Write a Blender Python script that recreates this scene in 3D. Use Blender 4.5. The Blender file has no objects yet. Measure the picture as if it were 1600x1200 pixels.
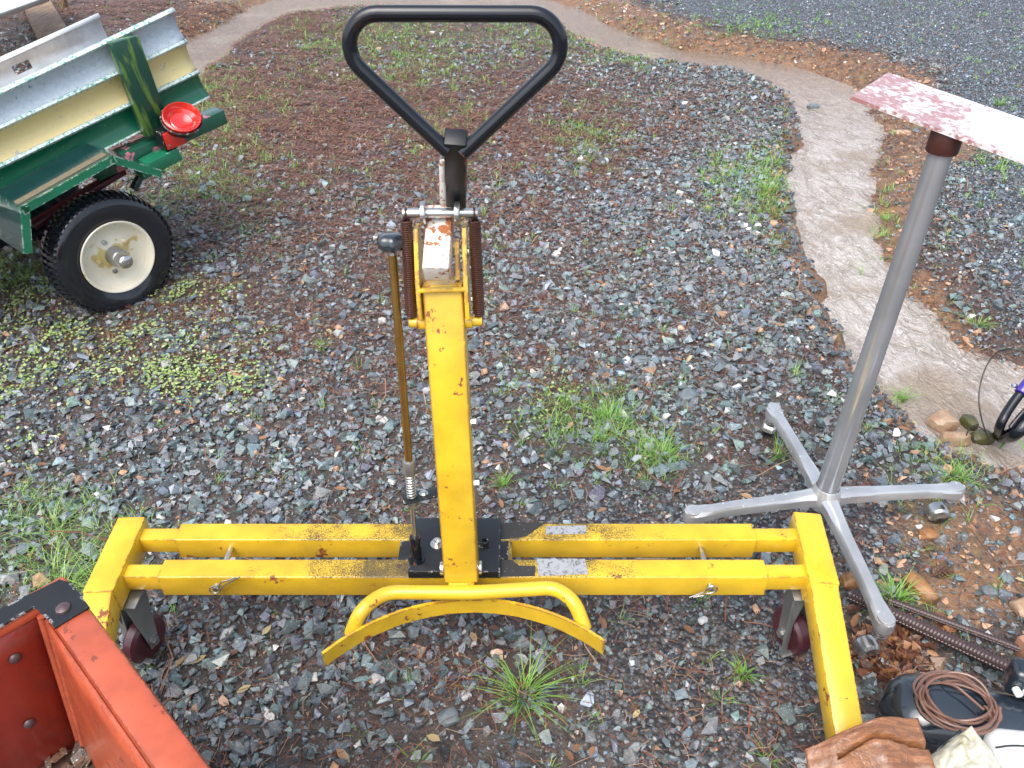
import bpy, bmesh, math, random
import numpy as np
from mathutils import Vector, Matrix, noise as mnoise
random.seed(7); rng = np.random.default_rng(11)
SC = bpy.context.scene; COL = SC.collection
V = Vector; PI = math.pi

# ------------------------------------------------------------ camera
F = 1220.0; PITCH = math.radians(37.0); CH = 1.55
cs, sn = math.cos(PITCH), math.sin(PITCH)
cam = bpy.data.objects.new('camera', bpy.data.cameras.new('camera')); COL.objects.link(cam)
cam.location = (0, 0, CH); cam.rotation_euler = (PI/2 - PITCH, 0, 0)
cam.data.sensor_width = 36; cam.data.lens = 36*F/1600; cam.data.clip_end = 300; cam.data.clip_start = .02
SC.camera = cam
# ------------------------------------------------------------ world, sun, exposure
SUN_EL, SUN_AZ = math.radians(60), math.radians(-150)
w = bpy.data.worlds.new('World'); SC.world = w; w.use_nodes = True
nt = w.node_tree; bg = nt.nodes['Background']
sky = nt.nodes.new('ShaderNodeTexSky'); sky.sky_type = 'NISHITA'; sky.sun_disc = False
sky.sun_elevation = SUN_EL; sky.sun_rotation = SUN_AZ; sky.air_density = 1.0; sky.dust_density = 4; sky.ozone_density = 1.5
hs = nt.nodes.new('ShaderNodeHueSaturation'); hs.inputs['Saturation'].default_value = .62
nt.links.new(sky.outputs[0], hs.inputs['Color']); nt.links.new(hs.outputs[0], bg.inputs[0])
bg.inputs[1].default_value = .15
sl = bpy.data.lights.new('sun', 'SUN'); sl.energy = .8; sl.angle = math.radians(60); sl.color = (1, .985, .96)
so = bpy.data.objects.new('sun', sl); COL.objects.link(so)
sd = V((math.sin(SUN_AZ)*math.cos(SUN_EL), math.cos(SUN_AZ)*math.cos(SUN_EL), math.sin(SUN_EL)))
so.rotation_euler = sd.to_track_quat('Z', 'Y').to_euler(); so.location = sd*10
SC.view_settings.view_transform = 'Standard'; SC.view_settings.look = 'None'
SC.view_settings.exposure = 1.08; SC.view_settings.gamma = 1; SC.view_settings.use_curve_mapping = False
SC.render.engine = 'CYCLES'

# ------------------------------------------------------------ surveying helpers: where a measured point stands in the place
def ray(px, py):
    a, b = (px-800)/F, (600-py)/F
    return V((a, cs+b*sn, -sn+b*cs))
CAM = V((0, 0, CH))
def atz(px, py, z=0):
    r = ray(px, py); return CAM + r*((z-CH)/r.z)
def aty(px, py, y):
    r = ray(px, py); return CAM + r*(y/r.y)
def atplane(px, py, o, n):
    r = ray(px, py); return CAM + r*((o-CAM).dot(n)/r.dot(n))
def topix(x, y, z):
    h = CH-z; d = y*cs+h*sn; u = y*sn-h*cs
    return 800+F*x/d, 600-F*u/d

# ------------------------------------------------------------ mesh helpers
class G:
    def __init__(s): s.v = []; s.f = []
    def add(s, v, f):
        n = len(s.v); s.v += [tuple(p) for p in v]; s.f += [tuple(i+n for i in q) for q in f]; return s
    def bm(s, b):
        b.verts.index_update(); s.add([v.co[:] for v in b.verts], [[v.index for v in f.verts] for f in b.faces]); b.free(); return s
def frame(x, y, z, o):
    return Matrix(((x[0], y[0], z[0], o[0]), (x[1], y[1], z[1], o[1]), (x[2], y[2], z[2], o[2]), (0, 0, 0, 1)))
def box(g, M, sx, sy, sz, bev=.002, seg=2):
    b = bmesh.new(); bmesh.ops.create_cube(b, size=1)
    for v in b.verts: v.co = V((v.co.x*sx, v.co.y*sy, v.co.z*sz))
    if bev: bmesh.ops.bevel(b, geom=b.edges[:], offset=min(bev, sx*.4, sy*.4, sz*.4), segments=seg, affect='EDGES', profile=.5)
    b.transform(M); return g.bm(b)
def abox(g, x0, x1, y0, y1, z0, z1, bev=.002):
    return box(g, Matrix.Translation(((x0+x1)/2, (y0+y1)/2, (z0+z1)/2)), x1-x0, y1-y0, z1-z0, bev)
def beam(g, p, q, w_, h_, up=V((0, 0, 1)), bev=.003):
    p, q = V(p), V(q); d = q-p; L = d.length; x = d/L; y = V(up).cross(x).normalized(); z = x.cross(y)
    return box(g, frame(x, y, z, (p+q)/2), L, w_, h_, bev)
def tube(g, pts, r, seg=12, closed=False, caps=True):
    pts = [V(p) for p in pts]; n = len(pts); rs = r if hasattr(r, '__len__') else [r]*n
    vs = []; fs = []; up = None
    for i in range(n):
        if closed: t = pts[(i+1) % n]-pts[i-1]
        else: t = pts[min(i+1, n-1)]-pts[max(i-1, 0)]
        t.normalize()
        if up is None:
            up = V((0, 0, 1)) if abs(t.z) < .9 else V((1, 0, 0))
        up = (up-t*up.dot(t)).normalized(); s_ = t.cross(up)
        for k in range(seg):
            a = 2*PI*k/seg; vs.append(pts[i]+(up*math.cos(a)+s_*math.sin(a))*rs[i])
    m = n if closed else n-1
    for i in range(m):
        j = (i+1) % n
        for k in range(seg):
            l = (k+1) % seg; fs.append((i*seg+k, i*seg+l, j*seg+l, j*seg+k))
    if caps and not closed:
        fs.append(tuple(range(seg))[::-1]); fs.append(tuple((n-1)*seg+k for k in range(seg)))
    return g.add(vs, fs)
def cyl(g, p, q, r, seg=20, r2=None, bev=0):
    p, q = V(p), V(q); r2 = r if r2 is None else r2
    if bev:
        d = (q-p).normalized()*bev
        return tube(g, [p, p+d*.3, p+d, q-d, q-d*.3, q], [r-bev, r-bev*.3, r, r2, r2-bev*.3, r2-bev], seg)
    return tube(g, [p, q], [r, r2], seg)
def lathe(g, M, prof, seg=40, closed=False):
    vs = []; fs = []; n = len(prof)
    for k in range(seg):
        a = 2*PI*k/seg
        for (r, h) in prof: vs.append(M @ V((r*math.cos(a), r*math.sin(a), h)))
    for k in range(seg):
        l = (k+1) % seg
        for i in range(n if closed else n-1):
            j = (i+1) % n
            fs.append((k*n+i, l*n+i, l*n+j, k*n+j))
    return g.add(vs, fs)
def prism(g, pts, off):
    """polygon pts (3D, planar) extruded by vector off"""
    pts = [V(p) for p in pts]; n = len(pts); off = V(off)
    return g.add(pts+[p+off for p in pts], [tuple(range(n)), tuple(range(2*n-1, n-1, -1))]+[(i, i+n, (i+1) % n+n, (i+1) % n) for i in range(n)])
def bez(p, n=8):
    """rounded polyline through control corners: chaikin"""
    p = [V(q) for q in p]
    for _ in range(3):
        o = [p[0]]
        for a, b in zip(p[:-1], p[1:]): o += [a*.75+b*.25, a*.25+b*.75]
        o.append(p[-1]); p = o
    return p
def fillet(pts, r, n=7, closed=False):
    pts = [V(q) for q in pts]; N = len(pts); out = []
    for i in range(N):
        if not closed and i in (0, N-1): out.append(pts[i]); continue
        a, b, c = pts[i-1], pts[i], pts[(i+1) % N]
        ri = r[i] if hasattr(r, '__len__') else r
        u = (a-b); v = (c-b); t = min(ri, u.length*.49, v.length*.49); u.normalize(); v.normalize()
        p, q = b+u*t, b+v*t
        for k in range(n+1):
            s = k/n; out.append(p*(1-s)**2+b*2*s*(1-s)+q*s*s)
    return out
def helix(p, q, R, turns, n=10, wob=0):
    p, q = V(p), V(q); t = (q-p).normalized(); u = t.orthogonal().normalized(); v = t.cross(u); out = []
    N = int(turns*n)
    for i in range(N+1):
        a = 2*PI*i/n; out.append(p+(q-p)*i/N+(u*math.cos(a)+v*math.sin(a))*R)
    return out
# ------------------------------------------------------------ object helpers
MATW = {}
def thing(name, label, cat, loc=(0, 0, 0), M=None, group=None):
    o = bpy.data.objects.new(name, None); COL.objects.link(o); o.empty_display_size = .1
    o['label'] = label; o['category'] = cat
    if group: o['group'] = group
    M = M if M is not None else Matrix.Translation(loc)
    o.matrix_world = M; MATW[o.name] = M.copy(); return o
def finish(me, smooth=True, ang=38):
    if smooth and len(me.polygons):
        me.polygons.foreach_set('use_smooth', [True]*len(me.polygons)); me.set_sharp_from_angle(angle=math.radians(ang))
def part(name, g, m, parent, smooth=True, label=None, kind=None):
    W = MATW[parent.name]; Wi = W.inverted()
    me = bpy.data.meshes.new(name); me.from_pydata([(Wi @ V(v))[:] for v in g.v], [], g.f); me.materials.append(m)
    finish(me, smooth); o = bpy.data.objects.new(name, me); COL.objects.link(o); o.parent = parent
    MATW[o.name] = W
    if label: o['label'] = label
    if kind: o['kind'] = kind
    return o
def single(name, g, m, label=None, cat=None, group=None, loc=None, kind=None, smooth=True):
    vs = np.array(g.v); c = V(loc) if loc is not None else V(((vs[:, 0].min()+vs[:, 0].max())/2, (vs[:, 1].min()+vs[:, 1].max())/2, vs[:, 2].min()))
    me = bpy.data.meshes.new(name); me.from_pydata([(V(v)-c)[:] for v in g.v], [], g.f); me.materials.append(m)
    finish(me, smooth); o = bpy.data.objects.new(name, me); COL.objects.link(o); o.location = c
    if label: o['label'] = label
    if cat: o['category'] = cat
    if group: o['group'] = group
    if kind: o['kind'] = kind
    MATW[o.name] = Matrix.Translation(c)
    return o
def single_s(*a, **k):
    o = single(*a, **k); me = o.data
    if 'sharp_edge' in me.attributes: me.attributes.remove(me.attributes['sharp_edge'])
    return o

# ------------------------------------------------------------ materials
class NT:
    def __init__(s, name):
        s.m = bpy.data.materials.new(name); s.m.use_nodes = True; s.t = s.m.node_tree; s.b = s.t.nodes['Principled BSDF']
        s.tc = s.t.nodes.new('ShaderNodeTexCoord')
    def n(s, ty, **k):
        x = s.t.nodes.new('ShaderNode'+ty)
        for a, b in k.items(): setattr(x, a, b)
        return x
    def l(s, a, b): s.t.links.new(a, b)
    def val(s, inp, v):
        if hasattr(v, 'links') or isinstance(v, bpy.types.NodeSocket): s.l(v, inp)
        elif isinstance(v, (tuple, list)): inp.default_value = tuple(v)+(1,) if len(v) == 3 and len(inp.default_value) == 4 else tuple(v)
        else: inp.default_value = v
    def noise(s, scale, detail=3, rough=.55, vec=None, dist=0):
        x = s.n('TexNoise'); x.inputs['Scale'].default_value = scale; x.inputs['Detail'].default_value = detail
        x.inputs['Roughness'].default_value = rough; x.inputs['Distortion'].default_value = dist
        s.l(vec if vec is not None else s.tc.outputs['Object'], x.inputs['Vector']); return x.outputs['Fac']
    def voro(s, scale, out='Distance', vec=None, feature='F1'):
        x = s.n('TexVoronoi', feature=feature); x.inputs['Scale'].default_value = scale
        s.l(vec if vec is not None else s.tc.outputs['Object'], x.inputs['Vector']); return x.outputs[out]
    def ramp(s, f, lo, hi, a=0., b=1.):
        x = s.n('MapRange'); x.interpolation_type = 'SMOOTHSTEP'; x.clamp = True
        s.val(x.inputs[0], f); x.inputs[1].default_value = lo; x.inputs[2].default_value = hi; x.inputs[3].default_value = a; x.inputs[4].default_value = b
        return x.outputs[0]
    def mix(s, f, a, b, mode='MIX'):
        x = s.n('Mix', data_type='RGBA', blend_type=mode); s.val(x.inputs[0], f); s.val(x.inputs[6], a); s.val(x.inputs[7], b); return x.outputs[2]
    def math(s, op, a, b=0.):
        x = s.n('Math', operation=op); s.val(x.inputs[0], a); s.val(x.inputs[1], b); return x.outputs[0]
    def attr(s, name, out='Fac'):
        x = s.n('Attribute'); x.attribute_name = name; return x.outputs[out]
    def bump(s, h, strength=.5, dist=.001, nrm=None):
        x = s.n('Bump'); x.inputs['Strength'].default_value = strength; x.inputs['Distance'].default_value = dist
        s.l(h, x.inputs['Height'])
        if nrm is not None: s.l(nrm, x.inputs['Normal'])
        return x.outputs[0]
    def out(s, col, rough=.5, metal=0., nrm=None, coat=0., spec=.5, trans=0., coatr=.1):
        b = s.b.inputs; s.val(b['Base Color'], col); s.val(b['Roughness'], rough); s.val(b['Metallic'], metal)
        b['Coat Weight'].default_value = coat; b['Coat Roughness'].default_value = coatr; b['Specular IOR Level'].default_value = spec
        if trans: b['Transmission Weight'].default_value = trans
        if nrm is not None: s.l(nrm, b['Normal'])
        return s.m
    def edge(s, r=.007):
        bv = s.n('Bevel', samples=4); bv.inputs['Radius'].default_value = r; gm = s.n('NewGeometry')
        d = s.n('VectorMath', operation='DOT_PRODUCT'); s.l(bv.outputs[0], d.inputs[0]); s.l(gm.outputs['Normal'], d.inputs[1])
        return s.ramp(d.outputs['Value'], .995, .90)
def paint(name, col, rough=.3, rust=.66, rustcol=(.16, .045, .015), var=.12, scale=9, edges=.55, coat=.3, metal=0, bumpy=.15, grime=None, droplets=0):
    t = NT(name)
    n1 = t.noise(scale, 4); c2 = tuple(x*(1-var*2) for x in col)
    c = t.mix(t.ramp(n1, .35, .7), col, c2)
    fine = t.noise(scale*6, 5, .7)
    r = t.math('ADD', t.math('MULTIPLY', fine, .45), t.math('MULTIPLY', t.noise(scale*1.3, 3), .55))
    m = t.ramp(r, rust, rust+.03)
    if edges:
        e = t.math('MULTIPLY', t.edge(), t.ramp(t.noise(scale*4, 4, .7), edges, edges+.06))
        m = t.math('MAXIMUM', m, e)
    rc = t.mix(t.noise(scale*20, 2), rustcol, tuple(x*2.2 for x in rustcol))
    c = t.mix(m, c, rc)
    rr = t.ramp(t.math('ADD', m, t.math('MULTIPLY', t.noise(scale*3, 3), .3)), 0, 1.2, rough*.7, .75)
    if grime: c, rr = grime(t, c, rr)
    h = t.math('ADD', t.math('MULTIPLY', t.noise(scale*12, 3), bumpy), t.math('MULTIPLY', m, -.6))
    if droplets: h = t.math('ADD', h, t.math('MULTIPLY', t.ramp(t.voro(droplets), .32, .1), 1.6))
    return t.out(c, rr, metal, t.bump(h, .5, .0008), coat)
def beam_grime(t, c, rr):
    s = t.n('SeparateXYZ'); t.l(t.tc.outputs['Object'], s.inputs[0])
    g = t.n('NewGeometry'); ns = t.n('SeparateXYZ'); t.l(g.outputs['Normal'], ns.inputs[0])
    near = t.ramp(t.math('ABSOLUTE', s.outputs[0]), .10, .62, .15, -.02)
    sp = t.math('ADD', t.math('MULTIPLY', t.noise(330, 4, .85), .62), t.math('MULTIPLY', t.noise(11, 5, .65), .38))
    m = t.ramp(t.math('ADD', sp, near), .585, .65)
    m = t.math('MULTIPLY', m, t.ramp(ns.outputs[2], .2, .7, .22, .9))
    return t.mix(m, c, (.045, .036, .022)), t.mix(m, rr, (.6, .6, .6))
YEL = (.78, .50, .028)
M_yel = paint('yellow_paint', YEL, .34, .60, var=.10, edges=.48); M_mast = paint('yellow_mast_paint', YEL, .34, .575, var=.12, edges=.36, scale=13)
M_yelb = paint('yellow_beam_paint', YEL, .34, .62, var=.12, edges=.50, grime=beam_grime)
M_yelr = paint('yellow_worn_paint', YEL, .32, .585, var=.10, edges=.47, scale=12)
M_white_rust = paint('white_rusty_paint', (.80, .78, .72), .3, .53, (.22, .07, .02), edges=.5, scale=16)
M_stem = paint('black_dull_paint', (.010, .012, .016), .55, .8, edges=.5, coat=0, var=.1)
M_blk = paint('black_gloss_paint', (.006, .009, .014), .26, .80, edges=.56, coat=.15, var=.1, bumpy=.05)
M_blk_plate = paint('black_satin_paint', (.014, .016, .018), .38, .72, (.30, .30, .29), edges=.54, scale=14, coat=0)
M_zinc = paint('zinc_plated_steel', (.62, .62, .60), .28, .72, (.25, .2, .14), edges=0, metal=.9, coat=0)
M_gold = paint('rusty_jack_rod', (.34, .20, .05), .30, .58, (.13, .05, .01), edges=0, metal=.75, coat=.2, scale=20)
M_rustspring = paint('rusted_spring_steel', (.10, .042, .028), .4, .6, (.05, .02, .012), edges=0, metal=.4, coat=.3, scale=30)
M_greyfork = paint('grey_galvanised_steel', (.36, .37, .36), .38, .68, (.2, .15, .1), edges=0, metal=.7, coat=0)
M_burg = paint('burgundy_polyurethane', (.085, .02, .028), .45, .75, edges=0, coat=.2)
M_darkhole = paint('dark_tube_inside', (.03, .02, .01), .8, .9, edges=0, coat=0)
def speck(t, c, rr):
    m = t.ramp(t.voro(38), .13, .08); m = t.math('MULTIPLY', m, t.ramp(t.noise(9, 2), .42, .5))
    return t.mix(m, c, (.85, .85, .82)), rr
M_alu = paint('cast_aluminium', (.60, .61, .61), .28, .80, (.3, .29, .26), edges=0, metal=.6, coat=.3, bumpy=.06, grime=speck)
M_pole = paint('grey_painted_pole', (.46, .48, .51), .26, .70, (.6, .6, .6), edges=0, metal=.55, coat=.4, scale=5)
M_maroon = paint('maroon_primer', (.07, .022, .018), .5, .68, edges=0, coat=0)
def plate_mat():
    t = NT('white_and_red_worn_plate'); sep = t.n('SeparateXYZ'); t.l(t.tc.outputs['Object'], sep.inputs[0])
    n = t.math('ADD', t.math('MULTIPLY', t.noise(55, 4, .65, dist=.8), .6), t.math('MULTIPLY', t.noise(13, 3), .4))
    m = t.ramp(t.math('SUBTRACT', n, t.ramp(sep.outputs[0], -.06, .20, -.03, .15)), .45, .55)
    c = t.mix(m, (.68, .67, .67), (.36, .17, .16)); c = t.mix(t.ramp(t.noise(90, 3), .55, .7), c, (.55, .45, .46))
    return t.out(c, t.ramp(t.noise(30, 3), .3, .7, .18, .5), 0, t.bump(n, .5, .001), .5)
M_plate = plate_mat()
M_green = paint('dark_green_paint', (.012, .19, .095), .22, .70, (.35, .42, .38), edges=.5, coat=.7, scale=7, droplets=120)
M_greend = paint('green_black_paint', (.010, .045, .045), .2, .72, (.2, .22, .15), edges=.55, coat=.8, scale=7, droplets=150)
def frame_mat():
    t = NT('green_frame_with_pink_primer'); n = t.noise(9, 4, .6)
    c = t.mix(t.ramp(n, .57, .60), (.012, .10, .06), (.62, .20, .26)); c = t.mix(t.ramp(t.noise(5, 3), .62, .66), c, (.22, .02, .04))
    return t.out(c, .3, 0, t.bump(n, .3, .001), .5)
M_frame = frame_mat()
def sidemat():
    t = NT('striped_side_panel_paint'); a = t.attr('band')
    n = t.noise(22, 4, .7); n2 = t.noise(60, 4, .8)
    grey = t.mix(t.ramp(n2, .42, .62), (.50, .58, .64), (.42, .50, .56)); grey = t.mix(t.math('MULTIPLY', t.ramp(n2, .60, .66), t.ramp(n, .48, .6)), grey, (.03, .2, .18))
    yel = t.mix(t.ramp(t.noise(30, 4, .8), .60, .68), (.72, .60, .27), (.42, .42, .36))
    grn = t.mix(t.ramp(n2, .66, .70), (.008, .14, .07), (.4, .5, .48))
    c = t.mix(t.ramp(a, .49, .51), grey, yel); c = t.mix(t.ramp(a, 1.49, 1.51), c, grn)
    teal = t.mix(t.ramp(t.noise(90, 4, .8), .50, .60), (.60, .69, .67), (.06, .30, .24))
    c = t.mix(t.ramp(a, 2.49, 2.51), c, teal)
    h = t.math('ADD', t.noise(200, 2), t.math('MULTIPLY', t.ramp(t.voro(140), .3, .1), 1.2))
    return t.out(c, .28, 0, t.bump(h, .5, .0008), .5)
M_side = sidemat()
M_farpanel = paint('grey_white_panel_paint', (.78, .83, .86), .35, .70, (.15, .3, .28), edges=0, scale=12, coat=.3)
def stakemat():
    t = NT('mossy_green_wood'); mp = t.n('Mapping'); mp.inputs['Scale'].default_value = (16, 2.2, 16); t.l(t.tc.outputs['Object'], mp.inputs[0])
    n = t.noise(2.2, 4, .6, mp.outputs[0], .6)
    c = t.mix(t.ramp(n, .50, .60), (.006, .055, .032), (.10, .19, .03))
    return t.out(c, .35, 0, t.bump(n, .5, .002), .4)
M_stake = stakemat()
def woodmat():
    t = NT('weathered_wood'); mp = t.n('Mapping'); mp.inputs['Scale'].default_value = (30, 2, 30); t.l(t.tc.outputs['Object'], mp.inputs[0])
    n = t.noise(2.5, 4, .6, mp.outputs[0], .3)
    return t.out(t.mix(t.ramp(n, .4, .62), (.36, .24, .15), (.15, .09, .05)), .6, 0, t.bump(n, .6, .002))
M_wood = woodmat()
M_whitepanel = paint('white_sheet_paint', (.75, .77, .79), .3, .8, edges=0, coat=.3)
M_tyre = paint('black_rubber', (.012, .015, .022), .20, .85, edges=0, coat=.45, bumpy=.1, scale=14)
def rimmat():
    t = NT('cream_rim_paint'); n = t.noise(17, 4, .6); v = t.n('VectorMath', operation='LENGTH'); t.l(t.tc.outputs['Object'], v.inputs[0])
    near = t.ramp(v.outputs['Value'], .04, .13, .15, -.02)
    m = t.ramp(t.math('ADD', n, near), .56, .66)
    c = t.mix(m, (.82, .77, .62), (.60, .48, .20)); c = t.mix(t.ramp(t.noise(26, 4, .7), .66, .70), c, (.16, .10, .05))
    return t.out(c, .3, 0, t.bump(n, .2, .001), .3)
M_rim = rimmat()
def redlens():
    t = NT('red_lens'); t.b.inputs['Emission Color'].default_value = (1, .02, .0, 1)
    n = t.voro(260)
    return t.out((.62, .015, .006), .12, 0, t.bump(n, .3, .0006), 1., .8)
M_lens = redlens()
M_orange = paint('orange_red_paint', (.50, .10, .045), .40, .585, (.14, .03, .015), var=.12, edges=.46, scale=19, coat=.2)
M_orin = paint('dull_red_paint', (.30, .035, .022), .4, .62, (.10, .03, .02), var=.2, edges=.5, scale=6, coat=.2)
M_bark = paint('bark_litter', (.09, .055, .04), .6, .6, (.25, .18, .13), edges=0, coat=.1, scale=30)
M_brownsheet = None
def sheetmat(name, c1, c2, rough, coat, sc=8, wr=0):
    t = NT(name); n = t.noise(sc, 5, .6, dist=1.0)
    if wr:
        mp = t.n('Mapping'); mp.inputs['Scale'].default_value = (2, 26, 8); t.l(t.tc.outputs['Object'], mp.inputs[0]); k = t.noise(6, 5, .7, mp.outputs[0], .6); q = t.noise(28, 4, .6, dist=1.5)
        c = t.mix(t.ramp(k, .40, .62), c1, c2); c = t.mix(t.ramp(q, .58, .72), c, (.42, .27, .20))
        return t.out(c, t.ramp(q, .4, .65, .42, .2), 0, t.bump(t.math('ADD', q, t.math('MULTIPLY', k, .3)), wr, .012), coat)
    return t.out(t.mix(t.ramp(n, .35, .65), c1, c2), rough, 0, t.bump(t.noise(sc*5, 4), .35, .001), coat)
M_brownsheet = sheetmat('wet_brown_vinyl', (.30, .125, .05), (.17, .07, .03), .40, .5, 8, .4)
M_blackcan = sheetmat('wet_black_plastic', (.018, .028, .040), (.010, .013, .018), .16, .9, 5)
M_cablebrown = sheetmat('brown_cable_sheath', (.21, .11, .075), (.14, .07, .05), .3, .4)
M_cableblk = sheetmat('black_cable_sheath', (.015, .013, .012), (.03, .025, .02), .4, .2)
M_whiteplas = sheetmat('white_plastic', (.82, .84, .83), (.74, .78, .77), .22, .5)
def clearbag():
    t = NT('cloudy_clear_plastic'); n = t.noise(20, 5, .7, dist=1.5)
    m = t.out(t.mix(t.ramp(n, .4, .65), (.62, .60, .50), (.42, .38, .22)), .18, 0, t.bump(n, .7, .006), .8)
    t.b.inputs['Alpha'].default_value = .72; return m
M_bag = clearbag()
M_purple = sheetmat('purple_anodised_clamp', (.05, .025, .32), (.04, .02, .25), .2, .6)
M_rebar = paint('rusty_rebar', (.085, .055, .055), .5, .6, (.14, .075, .06), edges=0, metal=.1, coat=.1, scale=25)
M_cone = sheetmat('pine_cone_scales', (.10, .055, .04), (.20, .12, .08), .6, .1, 60)
M_clay_brick = sheetmat('pink_brown_brick', (.42, .22, .14), (.34, .17, .11), .6, 0, 30)
def rockmat(name, a, b, sc=14):
    t = NT(name); n = t.noise(sc, 6, .65)
    return t.out(t.mix(t.ramp(n, .38, .62), a, b), t.ramp(n, .3, .7, .28, .6), 0, t.bump(t.math('ADD', n, t.math('MULTIPLY', t.noise(sc*6, 4, .7), .4)), .9, .008), .12)
M_rock_or = rockmat('orange_wet_rock', (.36, .17, .06), (.15, .075, .03)); M_rock_tan = rockmat('tan_rock', (.46, .33, .22), (.34, .19, .11))
M_rock_moss = rockmat('mossy_rock', (.10, .10, .03), (.05, .045, .02)); M_rock_grey = rockmat('blue_grey_rock', (.12, .15, .16), (.20, .23, .24))
M_label = None
def labelmat():
    t = NT('worn_silver_label'); n = t.noise(60, 6, .8, dist=1.2)
    return t.out(t.mix(t.ramp(n, .50, .60), (.40, .41, .42), (.14, .13, .11)), .35, .2, None, .3)
M_label = labelmat()
def tapemat():
    t = NT('worn_black_tape'); n = t.noise(70, 6, .85)
    return t.out(t.mix(t.ramp(n, .62, .68), (.035, .032, .028), (.45, .43, .38)), .45)
M_tape = tapemat()
def greenmat(name, a, b, c):
    t = NT(name); r = t.attr('tint'); col = t.mix(t.ramp(r, 0, .5), a, b); col = t.mix(t.ramp(r, .6, 1.), col, c)
    m = t.out(col, .45, 0, None, .1); t.b.inputs['Subsurface Weight'].default_value = 0
    return m
M_grass = greenmat('grass_blades', (.10, .26, .035), (.20, .39, .065), (.40, .42, .17))
M_grassp = greenmat('pale_grass_blades', (.14, .29, .05), (.27, .42, .11), (.46, .47, .24))
M_clover = greenmat('clover_leaves', (.17, .29, .06), (.30, .40, .13), (.42, .46, .24))

# ------------------------------------------------------------ terrain
def seg_dist(P, poly):
    d = np.full(len(P), 1e9)
    for a, b in zip(poly[:-1], poly[1:]):
        ab = b-a; t = np.clip(((P-a)@ab)/(ab@ab), 0, 1); q = a+t[:, None]*ab
        d = np.minimum(d, np.hypot(P[:, 0]-q[:, 0], P[:, 1]-q[:, 1]))
    return d
def inside(P, poly):
    c = np.zeros(len(P), bool); n = len(poly); j = n-1
    for i in range(n):
        xi, yi = poly[i]; xj, yj = poly[j]
        k = ((yi > P[:, 1]) != (yj > P[:, 1])) & (P[:, 0] < (xj-xi)*(P[:, 1]-yi)/(yj-yi+1e-12)+xi)
        c ^= k; j = i
    return c
def G2(l): return np.array([[*atz(a, b)[:2]] for a, b in l])
bankL = G2([(215, 150), (300, 120), (360, 70), (440, 20), (560, 4), (700, 10), (860, 22), (905, 55), (965, 78), (1060, 97), (1130, 103), (1190, 117), (1232, 148), (1246, 185), (1228, 235), (1232, 290), (1226, 335), (1242, 385), (1268, 440), (1296, 500), (1335, 560), (1388, 610), (1440, 655), (1520, 690), (1700, 760)])
bankR = G2([(170, 110), (240, 85), (300, 50), (380, 10), (470, -30), (640, -42), (800, -30), (900, 5), (960, 32), (1060, 62), (1180, 80), (1260, 92), (1312, 112), (1352, 148), (1368, 185), (1342, 228), (1340, 280), (1350, 330), (1376, 380), (1405, 430), (1452, 488), (1500, 525), (1560, 552), (1720, 590)])
chan = np.vstack([bankL, bankR[::-1]])
_k = [(rng.normal(size=2)*s, rng.uniform(0, 6.28), a) for s, a in [(1.2, 1), (1.2, 1), (3, .6), (3, .6), (7, .35), (7, .35), (16, .2), (16, .2), (30, .12), (30, .12)]]
def wav(P, sc=1.):
    r = np.zeros(len(P))
    for k, p, a in _k: r += a*np.sin((P*sc)@k+p)
    return r/2.2
def fields(P):
    dl, dr = seg_dist(P, bankL), seg_dist(P, bankR); ins = inside(P, chan)
    sdl = np.where(ins, -1, 1)*np.minimum(dl, dr); right = dr < dl
    return sdl, right
def sm(x): x = np.clip(x, 0, 1); return x*x*(3-2*x)
def height(P):
    P = np.asarray(P, float); sd_, right = fields(P)
    z = .010*wav(P)
    sdn = sd_+.03*wav(P, 2.)+.028*wav(P, 9.)+.018*wav(P, 23.)
    zl = -.15*sm((.05-sdn)/.16); zr = -.15*sm((.30-sdn)/.42)+.02*sm((sdn-.2)/.5)
    z += np.where(right, zr, zl)
    return z
def h1(x, y): return float(height(np.array([[x, y]]))[0])
def ground_pt(px, py):
    p = atz(px, py, 0)
    for _ in range(3): p = atz(px, py, max(-.078, h1(p.x, p.y)))
    return p
def blob(px, py, L):
    r = np.zeros(len(px))
    for cx, cy, rx, ry, a in L: r += a*np.exp(-(((px-cx)/rx)**2+((py-cy)/ry)**2))
    return r
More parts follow.
